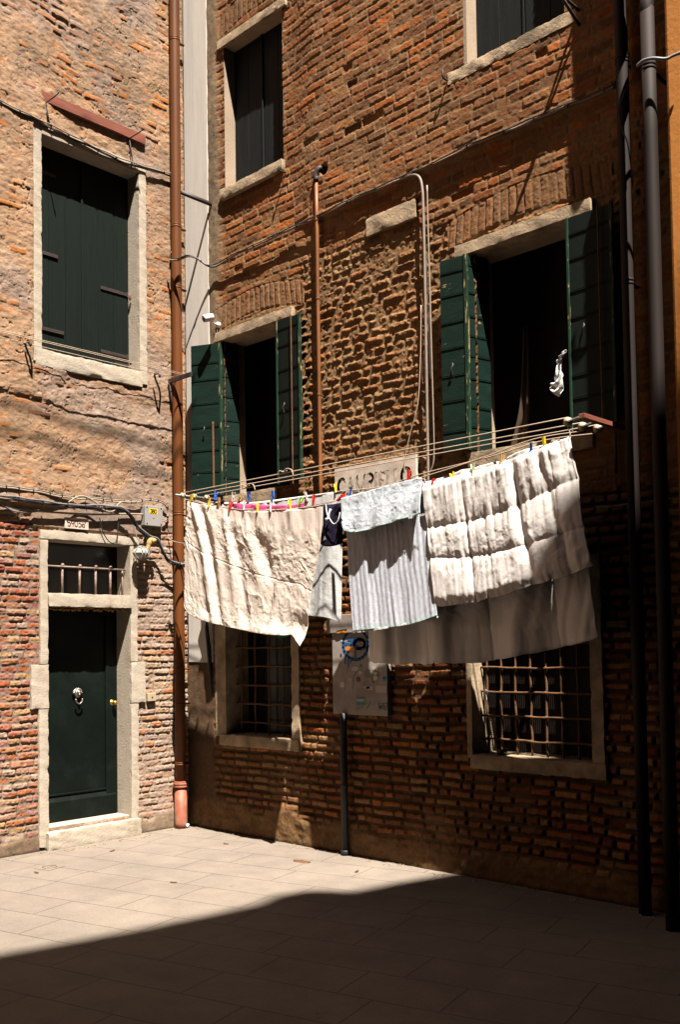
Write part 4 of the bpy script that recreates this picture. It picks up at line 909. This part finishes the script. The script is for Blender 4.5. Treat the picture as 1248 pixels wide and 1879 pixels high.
MB().obox((A+B)/2, (0, .27, 0), (.022, 0, 0), (0, 0, .016)).build('bar', 'wood' if False else 'beam', BRr, bevel=.003)
MB().tube([A+np.array([-.05, 0, -.01]), A+np.array([-.05, 0, -.30])], .012, 8).build('upright', 'rust', BRr, True)
def pulley(c, label, arm):
    t = thing('pulley', tuple(c), label, 'pulley', None)
    c = np.array(c); MB().tube([c-np.array([0, .012, 0]), c-np.array([0, .006, 0]), c+np.array([0, .006, 0]), c+np.array([0, .012, 0])], [.030, .024, .024, .030], 18).build('wheel', 'cream', t, True)
    MB().tube([c-np.array([0, .018, 0]), c+np.array([0, .018, 0])], .007, 8).build('axle', 'iron', t, True)
    MB().obox(c+np.array(arm)*.5, np.array(arm)*.5, (0, .015, 0), (0, 0, .006)).build('fork', 'irongrey', t, bevel=.002)
PL = [R(335, 910, D1), R(356, 912, D2), R(379, 914, D3)]; PRt = [R(1043, 774, D1), R(1070, 783, D2), R(1098, 787, D3)]
for c, lab in zip(PL, ('outermost of the three left pulleys', 'middle of the three left pulleys', 'inner of the three left pulleys')): pulley(c, lab+' beside the downpipe', (-.045, 0, .0))
for c, lab in zip(PRt, ('outermost of the three right pulleys', 'middle of the three right pulleys', 'inner of the three right pulleys')): pulley(c, lab+' under the wooden bar', (.085, 0, .015))
LO = {}
top1 = [(343, 917, D1), (370, 923, D1), (400, 929, D1), (440, 935, D1), (480, 937, D1), (530, 934, D1), (570, 930, D1), (592, 926, D1), (627, 916, D1), (680, 903, D1), (735, 888, D1), (777, 879, D1), (786, 886, D1), (850, 870, D1), (900, 856, D1), (950, 838, D1), (1000, 818, D1), (1044, 804, D1)]
top3 = [(378, 921, D3), (420, 925, D3), (470, 924, D3), (520, 918, D3), (580, 909, D3), (628, 901, D3), (700, 893, D3), (780, 868, D3), (900, 838, D3), (1000, 808, D3), (1098, 790, D3)]
top2 = [(356, 916, D2), (400, 930, D2), (450, 934, D2), (520, 935, D2), (580, 926, D2), (640, 912, D2), (760, 880, D2), (880, 842, D2), (980, 806, D2), (1070, 787, D2)]
def ropeloop(upper, lower, label):
    t = thing('clothesline', tuple(upper[0]), label, 'rope')
    MB().tube(upper, .0042, 6).build('upper_run', 'rope', t, True)
    P = catmull([R(*p) if len(p) == 3 and not isinstance(p, np.ndarray) else p for p in lower], 6); MB().tube(P, .0042, 6).build('lower_run', 'rope', t, True)
up = np.array([0, 0, .028])
ropeloop(np.linspace(PL[0]+up, PRt[0]+up, 20), [tuple_ for tuple_ in [PL[0]-up]+top1+[PRt[0]-up]], 'outermost washing line holding the ivory sheet, towel and quilt')
ropeloop(np.linspace(PL[1]+up, PRt[1]+up, 20), [PL[1]-up]+top2[1:-1]+[PRt[1]-up], 'middle washing line holding the pink towel')
ropeloop(np.linspace(PL[2]+up, PRt[2]+up, 20), [PL[2]-up]+top3[1:-1]+[PRt[2]-up], 'innermost washing line holding the white cotton cloth')
for (p, o, lab) in (((520, 866), D1, 'knotted loose rope end on the outermost line before the left window'), ((452, 893), D3, 'knotted rope end on the innermost line before the left window')):
    c = R(*p, o); mb = MB(); mb.ell(c, (.018, .010, .010), 8, 5); mb.ell(c+np.array([.03, 0, .004]), (.014, .009, .009), 8, 5); mb.tube(catmull([c, c+np.array([-.035, -.01, .012]), c+np.array([-.06, -.01, -.006])], 4), .0042, 6); mb.tube(catmull([c, c+np.array([.05, -.01, .02]), c+np.array([.11, -.01, .0]), c+np.array([.13, -.01, -.05])], 4), .0042, 6)
    tag(mb.build('rope_knot', 'rope', None, True, origin=tuple(c)), lab, 'rope')

# ================================================================ washing
def resample(P, n):
    P = catmull(np.array(P, float), 8); s = np.concatenate([[0], np.cumsum(np.linalg.norm(np.diff(P[:, :2], axis=0), axis=1))]); t = np.linspace(0, s[-1], n)
    return np.stack([np.interp(t, s, P[:, i]) for i in range(P.shape[1])], 1)
def cloth(name, label, cat, top, right, bottom, left, mat, disp, res=.0065, col=None, parent=None, solid=.003):
    """outline points are (pixel x, pixel y, metres from the wall); laid out in 3D, then given folds"""
    f3 = lambda q: np.array([R(*p) for p in q])
    a, b, c, d = map(f3, (top, right, bottom, left))
    ln = lambda q: np.linalg.norm(np.diff(q, axis=0), axis=1).sum()
    ns = int(max(ln(a), ln(c))/res); nt_ = int(max(ln(b), ln(d))/res)
    a = resample(a, ns); c = resample(c, ns); b = resample(b, nt_); d = resample(d, nt_)
    S_, T_ = np.meshgrid(np.linspace(0, 1, ns), np.linspace(0, 1, nt_), indexing='ij'); s_ = S_[..., None]; t_ = T_[..., None]
    P = (1-t_)*a[:, None]+t_*c[:, None]+(1-s_)*d[None]+s_*b[None]-((1-s_)*(1-t_)*a[0]+s_*(1-t_)*a[-1]+(1-s_)*t_*c[0]+s_*t_*c[-1])
    Wd = max(ln(a), ln(c)); Hd = max(ln(b), ln(d)); u = S_*Wd; v = T_*Hd
    out = disp(u, v, S_, T_); dx = 0
    if isinstance(out, tuple): out, dx, dz = out; P[..., 0] += dx; P[..., 2] += dz
    P[..., 1] -= out
    cc = col(u, v, S_, T_, out) if col is not None else None
    o = gridmesh(name, P, mat, parent, col=cc, origin=tuple(P[ns//2, 0]) if parent is None else None, solid=solid)
    if label: tag(o, label, cat)
    return o
def wrinkle(u, v, k, s=.06, amp=.006, oc=4):
    n = fbm(u+.03*vn(u, v, .09, k+3), v+.03*vn(u, v, .11, k+4), s, k, oc, .55); r = 1-np.abs(2*n-1)
    return amp*(r**2*1.6+n-.9)
def fold(u, x0, w_, a): return a*np.exp(-((u-x0)/w_)**2)

# ivory sheet
def d_sheet(u, v, S_, T_):
    z = 0*u
    z += fold(u-.34*v, .10, .055, .019)*ss(0, .10, v)-fold(u-.36*v, .20, .06, .018)*ss(0, .12, v)
    z += fold(u-.25*v, .34, .05, .012)*ss(0, .2, v)
    z += fold(u-.26*v, .54, .045, .014)*ss(0, .08, v)*ss(1.05, .5, v)-fold(u-.30*v, .63, .055, .014)*ss(.05, .2, v)
    z += fold(u-.34*v, .84, .06, .014)*ss(.05, .25, v)*ss(.95, .5, v)-fold(u-.40*v, .95, .06, .016)*ss(.05, .2, v)*ss(.85, .4, v)
    z -= fold(u-.25*v, 1.06, .05, .014)*ss(.08, .25, v)*ss(.8, .4, v)
    z += fold(u+.10*v, 1.42, .05, .015)-fold(u+.08*v, 1.34, .04, .010)*ss(0, .2, v)
    z += .010*(vn(u-.2*v, v, .055, 3, .8)-.5)*ss(.6, 0, T_)*ss(0, .03, v)
    z += wrinkle(u-.2*v, v*.6, 11, .15, .0055)*ss(0, .1, v)+wrinkle(u, v, 31, .055, .0016)+.010*(fbm(u, v, .35, 41, 2)-.5)
    z += .022*np.exp(-((1-T_)*1.1/.07)**2)*(vn(u, v, .16, 51)+.1)+.045*ss(.80, .99, S_)*ss(.72, .95, T_)*np.sin((S_*9+T_*10))
    z -= .0035*np.exp(-((v-.58-.10*S_)/.007)**2)
    return z, .010*(vn(u, v, .12, 62)-.5)*T_, .005*(vn(u, v, .06, 63)-.5)*T_
cloth('bed_sheet', 'large crumpled ivory sheet hung at the left end of the outermost line', 'sheet',
      [(344, 918, D1), (370, 924, D1), (400, 930, D1), (440, 936, D1), (480, 938, D1), (530, 935, D1), (570, 931, D1), (592, 925, D1)],
      [(592, 925, D1), (590, 980, D1), (583, 1030, D1), (574, 1075, D1), (565, 1125, D1+.01), (554, 1186, D1+.03)],
      [(338, 1112, D1), (350, 1128, D1), (378, 1140, D1), (430, 1153, D1), (480, 1163, D1), (520, 1166, D1), (535, 1166, D1+.02), (545, 1178, D1+.02), (554, 1186, D1+.03)],
      [(344, 918, D1), (341, 970, D1), (339, 1020, D1), (340, 1060, D1), (338, 1112, D1)], 'sheet', d_sheet)
# white cloth behind
cloth('white_cloth', 'white cotton cloth hanging on the innermost line behind the ivory sheet', 'cloth',
      [(382, 920, D3), (420, 922, D3), (470, 921, D3), (520, 915, D3), (580, 907, D3), (628, 901, D3)],
      [(628, 901, D3), (628, 960, D3), (626, 1040, D3), (623, 1143, D3)],
      [(400, 1105, D3), (450, 1112, D3), (520, 1122, D3), (566, 1130, D3), (598, 1133, D3), (623, 1143, D3)],
      [(382, 920, D3), (388, 1000, D3), (400, 1105, D3)], 'whitecloth',
      lambda u, v, S_, T_: .016*np.sin(u*16+1.5*v)*ss(0, .3, T_)+.008*(vn(u, v, .05, 8, .9)-.5)+wrinkle(u, v*.5, 71, .10, .0015))
# pink towel, green cloth, black sock on the middle line
cloth('pink_towel', 'bright pink towel mostly hidden behind the top of the ivory sheet', 'towel',
      [(428, 923, D2), (470, 926, D2), (520, 927, D2), (560, 923, D2)], [(560, 923, D2), (558, 1060, D2)], [(432, 1075, D2), (558, 1060, D2)], [(428, 923, D2), (432, 1075, D2)], 'pink',
      lambda u, v, S_, T_: .012*np.sin(u*22)+wrinkle(u, v, 81, .04, .004), .012)
cloth('green_cloth', 'dark green cloth peeping out below the ivory sheet', 'cloth',
      [(488, 1010, D2), (538, 1002, D2)], [(538, 1002, D2), (540, 1160, D2)], [(486, 1150, D2), (500, 1165, D2), (522, 1170, D2), (540, 1160, D2)], [(488, 1010, D2), (486, 1150, D2)], 'greencloth',
      lambda u, v, S_, T_: .01*np.sin(u*30)+wrinkle(u, v, 82, .04, .004), .012)
c = R(403, 921, D2); mb = MB(); rng = random.Random(9)
for i in range(7): mb.ell(c+np.array([rng.uniform(-.05, .05), rng.uniform(-.01, .01), rng.uniform(-.03, .015)]), (.035, .018, .022), 8, 6)
tag(mb.build('black_sock', 'blackcloth', None, True, origin=tuple(c)), 'rumpled black sock bundled on the line at the left end of the washing', 'sock')
# navy bag with white cord
NB = thing('navy_bag', tuple(R(610, 925, D1-.04)), 'small navy drawstring bag with white cord pegged between sheet and towel', 'bag')
def d_bag(u, v, S_, T_): return .035*np.sin(S_*math.pi)*ss(0, .5, T_)+.012*np.sin(S_*9)*(1-T_)+wrinkle(u, v, 91, .06, .005)
cloth('bag_body', None, None, [(594, 927, D1-.04), (610, 925, D1-.04), (627, 923, D1-.04)], [(627, 923, D1-.04), (629, 960, D1-.04), (630, 997, D1-.04)], [(587, 996, D1-.04), (598, 1002, D1-.04), (615, 1003, D1-.04), (630, 997, D1-.04)], [(594, 927, D1-.04), (594, 960, D1-.04), (587, 996, D1-.04)], 'navy', d_bag, .008, parent=NB)
MB().tube(catmull([R(598, 925, D1), R(600, 942, D1+.02), R(604, 950, D1+.03), R(612, 961, D1+.03), R(620, 956, D1+.03), R(624, 940, D1+.02)], 6), .004, 6).build('cord', 'whitecloth', NB, True)
MB().tube(catmull([R(607, 934, D1+.01), R(603, 945, D1+.02), R(602, 952, D1+.03), R(598, 953, D1+.03)], 6), [.010]*19, 7).build('cord_knot', 'whitecloth', NB, True)
q = R(598, 988, D1+.012); MB().add([q+np.array([-.02, -.012, -.02]), q+np.array([.02, -.012, -.012]), q+np.array([-.002, -.012, .022]), q+np.array([0, -.012, -.008])], [(0, 3, 2), (3, 1, 2)]).build('logo_mark', 'grey', NB)
cloth('white_strap', 'thin white and black strap hanging beside the navy bag', 'strap', [(628, 925, D2), (634, 922, D2)], [(634, 922, D2), (640, 985, D2)], [(632, 985, D2), (640, 985, D2)], [(628, 925, D2), (632, 985, D2)], 'blackcloth', lambda u, v, S_, T_: 0*u, .01)
# grey towel: lower part, then the folded flap in front
def ribs(u, v, S_, T_, k=1.0):
    z = .0012*np.sin(u*125+1.5*np.sin(v*3)+2.9*vn(u, v, .2, 7))*ss(0, .2, T_)+.016*(vn(u, v, .09, 109, 1.2)-.5)*ss(0, .3, T_)+.012*(vn(u, v, .16, 101, .9)-.5)+.004*(vn(u, v, .035, 102, .5)-.5)
    return z+.0012*(fbm(u, v, .012, 103, 2)-.5)
def c_towel(u, v, S_, T_, o):
    st = .5+.5*np.sin(u*125+2*vn(u, v, .05, 5)); k = (.80+.25*st)*(.9+.2*vn(u, v, .02, 105)); c = np.stack([k, k, k*1.0], -1)
    hem = ss(.965, .98, T_)[..., None]; return c*(1-hem)+np.array([.85, .98, .90])*hem
TW = thing('bath_towel', tuple(R(700, 900, D1)), 'pale grey ribbed bath towel folded over the outermost line, its fringe turned down', 'towel')
cloth('hanging_part', None, None, [(630, 917, D1), (680, 903, D1), (735, 889, D1), (776, 880, D1)], [(776, 880, D1), (784, 940, D1), (793, 1030, D1), (804, 1130, D1)], [(648, 1158, D1), (690, 1154, D1), (750, 1147, D1), (804, 1130, D1)], [(630, 917, D1), (637, 980, D1), (641, 1060, D1), (648, 1158, D1)], 'towel', ribs, .006, c_towel, TW, .006)
def d_flap(u, v, S_, T_): return .018+.030*ss(0, .9, T_)+.012*np.sin(u*30+v*9)*T_+wrinkle(u, v, 111, .06, .004)+.006*(vn(u+v*.6, v, .03, 112, .12)-.5)
def c_flap(u, v, S_, T_, o):
    k = .80+.25*(fbm(u, v, .05, 115)-.5); c = np.stack([k*.98, k*1.02, k*1.0], -1); hem = ss(.90, .95, T_)[..., None]; return c*(1-hem)+np.array([.85, 1.02, .92])*hem
cloth('turned_flap', None, None, [(629, 915, D1), (680, 901, D1), (735, 886, D1), (777, 877, D1)], [(777, 877, D1), (779, 905, D1+.01), (781, 944, D1+.02)], [(640, 975, D1+.02), (665, 978, D1+.02), (720, 962, D1+.02), (781, 944, D1+.02)], [(629, 915, D1), (632, 945, D1+.01), (640, 975, D1+.02)], 'towel', d_flap, .006, c_flap, TW, .006)
mb = MB(); rng = random.Random(3)
for i in range(90):
    t = i/89.; a = np.array(R(648+156*t, 1158-28*t**1.3, D1)); b = np.array(R(641+140*t, 974-32*t, D1+.05))
    mb.tube([a, a+np.array([rng.uniform(-.006, .006), 0, -.014])], .003, 4)
    if i % 2: mb.tube([b+np.array([0, -.012, .0]), b+np.array([rng.uniform(-.006, .006), -.012, -.016])], .003, 4)
mb.build('fringe', 'whitecloth', TW)
# quilt: two layers, seams in a grid
def puff(u, v, us, vs, a):
    z = a*np.ones_like(u)
    for x in us: z -= a*np.exp(-np.abs(u-x)/.035)
    for y in vs: z -= a*1.25*np.exp(-np.abs(v-y)/.040)
    return z
def pleats(u, v, vs, k):
    z = 0*u
    for y in vs:
        w_ = np.exp(-np.abs(v-y)/.09); z += w_*.0065*(vn(u, v, .024, k, .35)-.5)*2*(.4+vn(u, v, .2, k+1))
    return z
QT = thing('quilt', tuple(R(900, 860, D1)), 'big white quilted duvet hung double over the right half of the outermost line', 'duvet')
def d_q1(u, v, S_, T_):
    vq = v-.02*np.sin(u*3); vs = (.29, .58)
    z = puff(u, vq, (.36, .82, 1.12, 1.30), vs, .013)+pleats(u, vq, (.0, .29, .58, .87), 5)
    z += fold(u-.05*v, .80, .035, -.014)+fold(u-.04*v, .73, .07, .012)+fold(u-.14*v, 1.02, .035, -.014)+fold(u-.12*v, 1.10, .06, .012)+fold(u-.16*v, 1.22, .05, -.010)*ss(.7, .2, v)
    z += .016*(vn(u, v, .13, 121, .9)-.5)*(.4+.6*ss(.6, 0, v))+wrinkle(u+.3*v, v*.6, 123, .10, .0042)+.012*(fbm(u, v, .3, 125, 2)-.5)
    z -= .020*ss(.93, 1.0, T_)
    return z*ss(-.02, .05, v), .012*(vn(u, v, .1, 127)-.5)*T_, .014*(vn(u, v, .07, 128)-.5)*ss(.6, 1, T_)
cloth('front_layer', None, None, [(779, 889, D1), (850, 871, D1), (900, 857, D1), (950, 839, D1), (1000, 819, D1), (1046, 803, D1)],
      [(1046, 803, D1), (1058, 870, D1), (1066, 930, D1), (1078, 990, D1), (1089, 1040, D1)],
      [(800, 1114, D1), (850, 1108, D1), (900, 1098, D1), (960, 1080, D1), (1020, 1062, D1), (1089, 1040, D1)],
      [(779, 889, D1), (786, 970, D1), (794, 1040, D1), (800, 1114, D1)], 'duvet', d_q1, .0065, None, QT, .012)
def d_q2(u, v, S_, T_):
    z = puff(u, v, (.05, .62, 1.15, 1.72), (.62,), .020)+pleats(u, v, (.62, .95), 15)+.040*np.sin((u+.30*v)*11+2.6*vn(u, v, .4, 3))+.045*(vn(u+.45*v, v, .08, 131, .6)-.5)+wrinkle(u, v, 133, .10, .003)
    return z-.03*ss(.95, 1, T_), .01*(vn(u, v, .1, 137)-.5)*T_, .02*(vn(u, v, .07, 138)-.5)*ss(.8, 1, T_)
DQ = D2-.02
cloth('back_layer', None, None, [(668, 913, DQ), (780, 884, DQ), (850, 866, DQ), (950, 834, DQ), (1046, 800, DQ)],
      [(1046, 800, DQ), (1066, 900, DQ), (1085, 1030, DQ), (1094, 1100, DQ), (1102, 1170, DQ)],
      [(676, 1214, DQ), (740, 1219, DQ), (800, 1217, DQ), (870, 1215, DQ), (950, 1205, DQ), (1020, 1190, DQ), (1102, 1170, DQ)],
      [(668, 913, DQ), (670, 1000, DQ), (674, 1100, DQ), (676, 1214, DQ)], 'duvet', d_q2, .0075, None, QT, .010)

# ================================================================ pegs
PM = {}
def peg_mesh(mat, spread):
    key = (mat, spread)
    if key in PM: return PM[key]
    mb = MB(); L_ = .078
    for sgn in (-1, 1):
        y = .004+spread
        V = [(-.006, sgn*.003, -L_/2), (.006, sgn*.003, -L_/2), (.006, sgn*.0045, -.006), (-.006, sgn*.0045, -.006), (.0065, sgn*y, L_/2), (-.0065, sgn*y, L_/2)]
        W_ = [(p[0], p[1]+sgn*.0065, p[2]) for p in V]; n = 6
        F = [(0, 1, 2, 3), (3, 2, 4, 5), (6, 9, 8, 7), (9, 11, 10, 8), (0, 6, 7, 1), (5, 4, 10, 11), (0, 3, 9, 6), (3, 5, 11, 9), (1, 7, 8, 2), (2, 8, 10, 4)]
        mb.add(V+W_, F)
    mb.tube([(-.008, 0, -.002), (.008, 0, -.002)], .0085, 10)
    me = bpy.data.meshes.new('clothes_peg'); me.from_pydata(mb.v, [], mb.f); me.update(); me.materials.append(M[mat]); PM[key] = me; return me
GRP = 'clothes pegs along the washing lines'
pegs = [(352, 919, D1, 'yellow', .003, 14, 'yellow peg at the left corner of the ivory sheet, nearest the downpipe'),
 (384, 926, D1, 'yellow', .008, 14, 'yellow peg second from the left on the ivory sheet'),
 (396, 913, D3, 'blue', .006, -3, 'blue peg just left of the black sock'),
 (402, 925, D1, 'wood', .004, 4, 'wooden peg on the ivory sheet in front of the black sock'),
 (428, 915, D3, 'clear', .006, 4, 'pale pink peg standing behind the red one'),
 (423, 932, D1, 'red', .004, 10, 'red peg on the ivory sheet at the left end of the pink towel'),
 (440, 922, D2, 'wood', .006, 45, 'wooden peg tilted on the left end of the pink towel'),
 (448, 931, D1, 'clear', .012, 6, 'translucent pink peg on the ivory sheet right of the red one'),
 (457, 914, D3, 'blue', .012, 0, 'blue peg on the white cloth above the pink towel, first of two'),
 (473, 935, D1, 'yellow', .008, 8, 'yellow peg in the middle of the ivory sheet'),
 (497, 934, D1, 'clear', .010, 0, 'clear peg on the ivory sheet right of the middle'),
 (501, 913, D3, 'blue', .010, 8, 'blue peg on the white cloth above the pink towel, second of two'),
 (532, 930, D1, 'yellow', .012, 0, 'pale yellow peg wide open on the ivory sheet below the knot'),
 (552, 925, D2, 'lime', .004, 22, 'lime green peg at the right end of the pink towel'),
 (563, 915, D3, 'clear', .010, -18, 'grey peg on the white cloth right of the lime green one'),
 (576, 921, D2, 'red', .010, 2, 'red peg near the right end of the ivory sheet'),
 (616, 899, D3, 'yellow', .013, 3, 'yellow peg on the white cloth below the street sign'),
 (626, 917, D1, 'red', .004, 60, 'red peg holding the navy bag'),
 (643, 911, D1, 'blue', .016, 12, 'bright blue peg at the left corner of the grey towel'),
 (751, 876, D1, 'red', .004, 8, 'red peg near the right corner of the grey towel'),
 (796, 893, D1, 'red', .004, 12, 'red peg at the left corner of the quilt'),
 (831, 882, D1, 'yellow', .012, 0, 'pale yellow peg on the quilt, second from its left corner'),
 (868, 866, D1, 'palegreen', .013, 6, 'pale green peg on the left half of the quilt'),
 (922, 850, D1, 'wood', .004, 2, 'wooden peg in the middle of the quilt'),
 (976, 829, D1, 'blue', .012, 0, 'blue peg on the right half of the quilt'),
 (1000, 817, D1, 'yellow', .004, -3, 'yellow peg near the right corner of the quilt')]
for (x, y, o, mt, sp, tilt, lab) in pegs:
    p = bpy.data.objects.new('clothes_peg', peg_mesh(mt, sp)); COL.objects.link(p); tag(p, lab, 'clothes peg', GRP)
    c = R(x, y-1, o); p.location = c+np.array([0, -.004, 0.012]); p.rotation_euler = (rad(random.Random(x).uniform(-12, 12)), rad(tilt), rad(90-45+random.Random(y).uniform(-25, 25)) if sp > .007 else rad(random.Random(x).uniform(-20, 20)))
    p.scale = (1.15, 1.15, 1.1)

# ================================================================ lines along the left wall, and overhead cables that shade it
for (a, b, lab) in (((-60, 595), (345, 688), 'uppermost of the three thin lines crossing the big window sill'), ((-60, 604), (343, 690), 'middle of the three thin lines crossing the big window sill'), ((-60, 614), (325, 694), 'lowest of the three thin lines crossing the big window sill')):
    B = L(*b, .25 if 'lowest' not in lab else .12); A = B-np.array([0, 4.3, .0]); B = B+np.array([0, .0, 0])
    o = MB().tube(np.linspace(A, B, 8), .0032, 6).build('clothesline', 'rope', None, True, origin=tuple(A)); tag(o, lab, 'rope')
k = 1.75
for (pts, r, lab) in (([(-80, 738), (0, 758), (110, 782), (200, 800), (300, 826), (345, 838)], .016, 'upper overhead cable above the frame, throwing the upper shadow line on the left wall'), ([(-80, 792), (0, 812), (120, 834), (230, 858), (300, 874), (345, 884)], .014, 'lower overhead cable above the frame, throwing the lower shadow line on the left wall')):
    P = [L(*p)+SUNV/SUNV[2]*(9.2-L(*p)[2]) for p in pts]
    P = catmull(P, 6); o = MB().tube(P, r, 6).build('overhead_cable', 'cabledark', None, True, origin=tuple(P[0])); tag(o, lab, 'cable')

# ================================================================ odds and ends
# white rag and curtain in the right window
cloth('curtain', 'dim old curtain hanging inside the right shuttered window', 'curtain', [(962, 600, -.24), (972, 597, -.24)], [(972, 597, -.24), (974, 720, -.24), (966, 835, -.24)], [(932, 840, -.24), (966, 835, -.24)], [(962, 600, -.24), (955, 740, -.24), (932, 840, -.24)], 'curtain', lambda u, v, S_, T_: .02*np.sin(u*60), .01)
def d_lace(u, v, S_, T_): return .030*np.sin((v*1.0+u*.7)*95+2*vn(u, v, .05, 3))*.5+.02*(vn(u, v, .03, 5)-.5)
cloth('white_rag', 'small crumpled white rag caught by the sun in the right window', 'rag', [(1034, 646, .10), (1040, 642, .10)], [(1040, 642, .10), (1030, 672, .10), (1035, 700, .10), (1032, 724, .10)], [(1010, 712, .10), (1022, 727, .10), (1032, 724, .10)], [(1034, 646, .10), (1021, 666, .10), (1021, 690, .10), (1010, 712, .10)], 'whitecloth', d_lace, .005)
g = G(348, 1516); mb = MB(); mb.tube(catmull([g+np.array([-.02, -.09, .022]), g+np.array([.03, -.085, .026]), g+np.array([.07, -.07, .022])], 4), .021, 8)
tag(mb.build('paper_litter', 'white', None, True, origin=tuple(g+np.array([0, -.09, 0]))), 'scrap of white paper on the paving at the foot of the brown downpipe', 'litter')
g = G(90, 1592); mb = MB(); mb.box((g[0]-.085, g[1]-.085, 0), (g[0]+.085, g[1]+.085, .005))
dc = mb.build('drain_cover', 'paving', None, bevel=.002, origin=(g[0], g[1], 0)); tag(dc, 'small square inspection cover let into the paving near the green door', 'drain cover'); dc.rotation_euler.z = rad(14)
mb = MB(); mb.tube([(.055*math.cos(q), .055*math.sin(q), .0045) for q in np.linspace(0, 2*math.pi, 20)], .004, 5); rr = mb.build('lid_ring', 'rust', None); rr.parent = dc
g = G(552, 1581); rng = random.Random(5); n = 14
V = [(g[0]+.10*math.cos(2*math.pi*i/n)*rng.uniform(.7, 1.1), g[1]+.045*math.sin(2*math.pi*i/n)*rng.uniform(.6, 1.1), z) for z in (.0045, -.001) for i in range(n)]
sx = MB().add(V, [tuple(range(n))]+[(i, (i+1) % n, (i+1) % n+n, i+n) for i in range(n)]).build('stain', 'rust', None, origin=(g[0], g[1], 0)); tag(sx, 'rusty brown spill on the sunlit paving', 'stain')
# rust red cap piece: bottles on the dark sill
mb = MB(); c = FR(3.62, -.07, .93)
tag(MB().tube([FR(3.70, -.06, .925), FR(3.70, -.06, .95), FR(3.70, -.06, .965)], [.035, .04, .036], 14).build('ashtray', 'black', None, True, origin=FR(3.70, -.06, .925)), 'small dark ashtray on the sill of the barred window under the quilt', 'ashtray')



# grit and crumbs of mortar gathered along the foot of both walls
rng = random.Random(77); mb = MB()
for i in range(520):
    t = rng.random(); d = abs(rng.gauss(0, .07))+.03
    if i % 2: x, y = .15+t*5.0, -d
    else: x, y = d+.02, -.25-t*3.6
    if x < .14 and -1.68 < y < -.6: x += .08
    r = rng.uniform(.002, .0075); a = rng.uniform(0, 3)
    mb.obox((x, y, r*.5), (r*math.cos(a), r*math.sin(a), 0), (-r*.7*math.sin(a), r*.7*math.cos(a), 0), (r*.1, 0, r*.55))
tag(mb.build('grit', 'beam' if False else 'stoneR', None), kind='stuff')
# withered leaves blown about the court
lg = 'dry leaves scattered on the paving'
leaf0 = None
for i, (px, py, lab) in enumerate(((66, 1602, 'dry leaf on the sunlit paving nearest the left edge'), (205, 1562, 'dry leaf lying in front of the door step'), (415, 1549, 'dry leaf on the sunlit paving below the left barred window'), (655, 1600, 'dry leaf in the sun beyond the waste pipe foot'), (318, 1620, 'dry leaf alone in the middle of the sunlit paving'))):
    g = G(px, py)
    if leaf0 is None:
        a = [(math.cos(q)*.030, math.sin(q)*.014*(1+.3*math.cos(q)), .004+.006*math.cos(q)**2) for q in np.linspace(0, 2*math.pi, 12, endpoint=False)]
        leaf0 = MB().add(a+[(0, 0, .002)], [(k_, (k_+1) % 12, 12) for k_ in range(12)]).build('dry_leaf', 'rust', None); o = leaf0
        md = o.modifiers.new('thickness', 'SOLIDIFY'); md.thickness = .001
    else:
        o = leaf0.copy(); COL.objects.link(o)
    o.location = (g[0], g[1], .001); o.rotation_euler = (0, 0, i*1.7); tag(o, lab, 'leaf', lg)
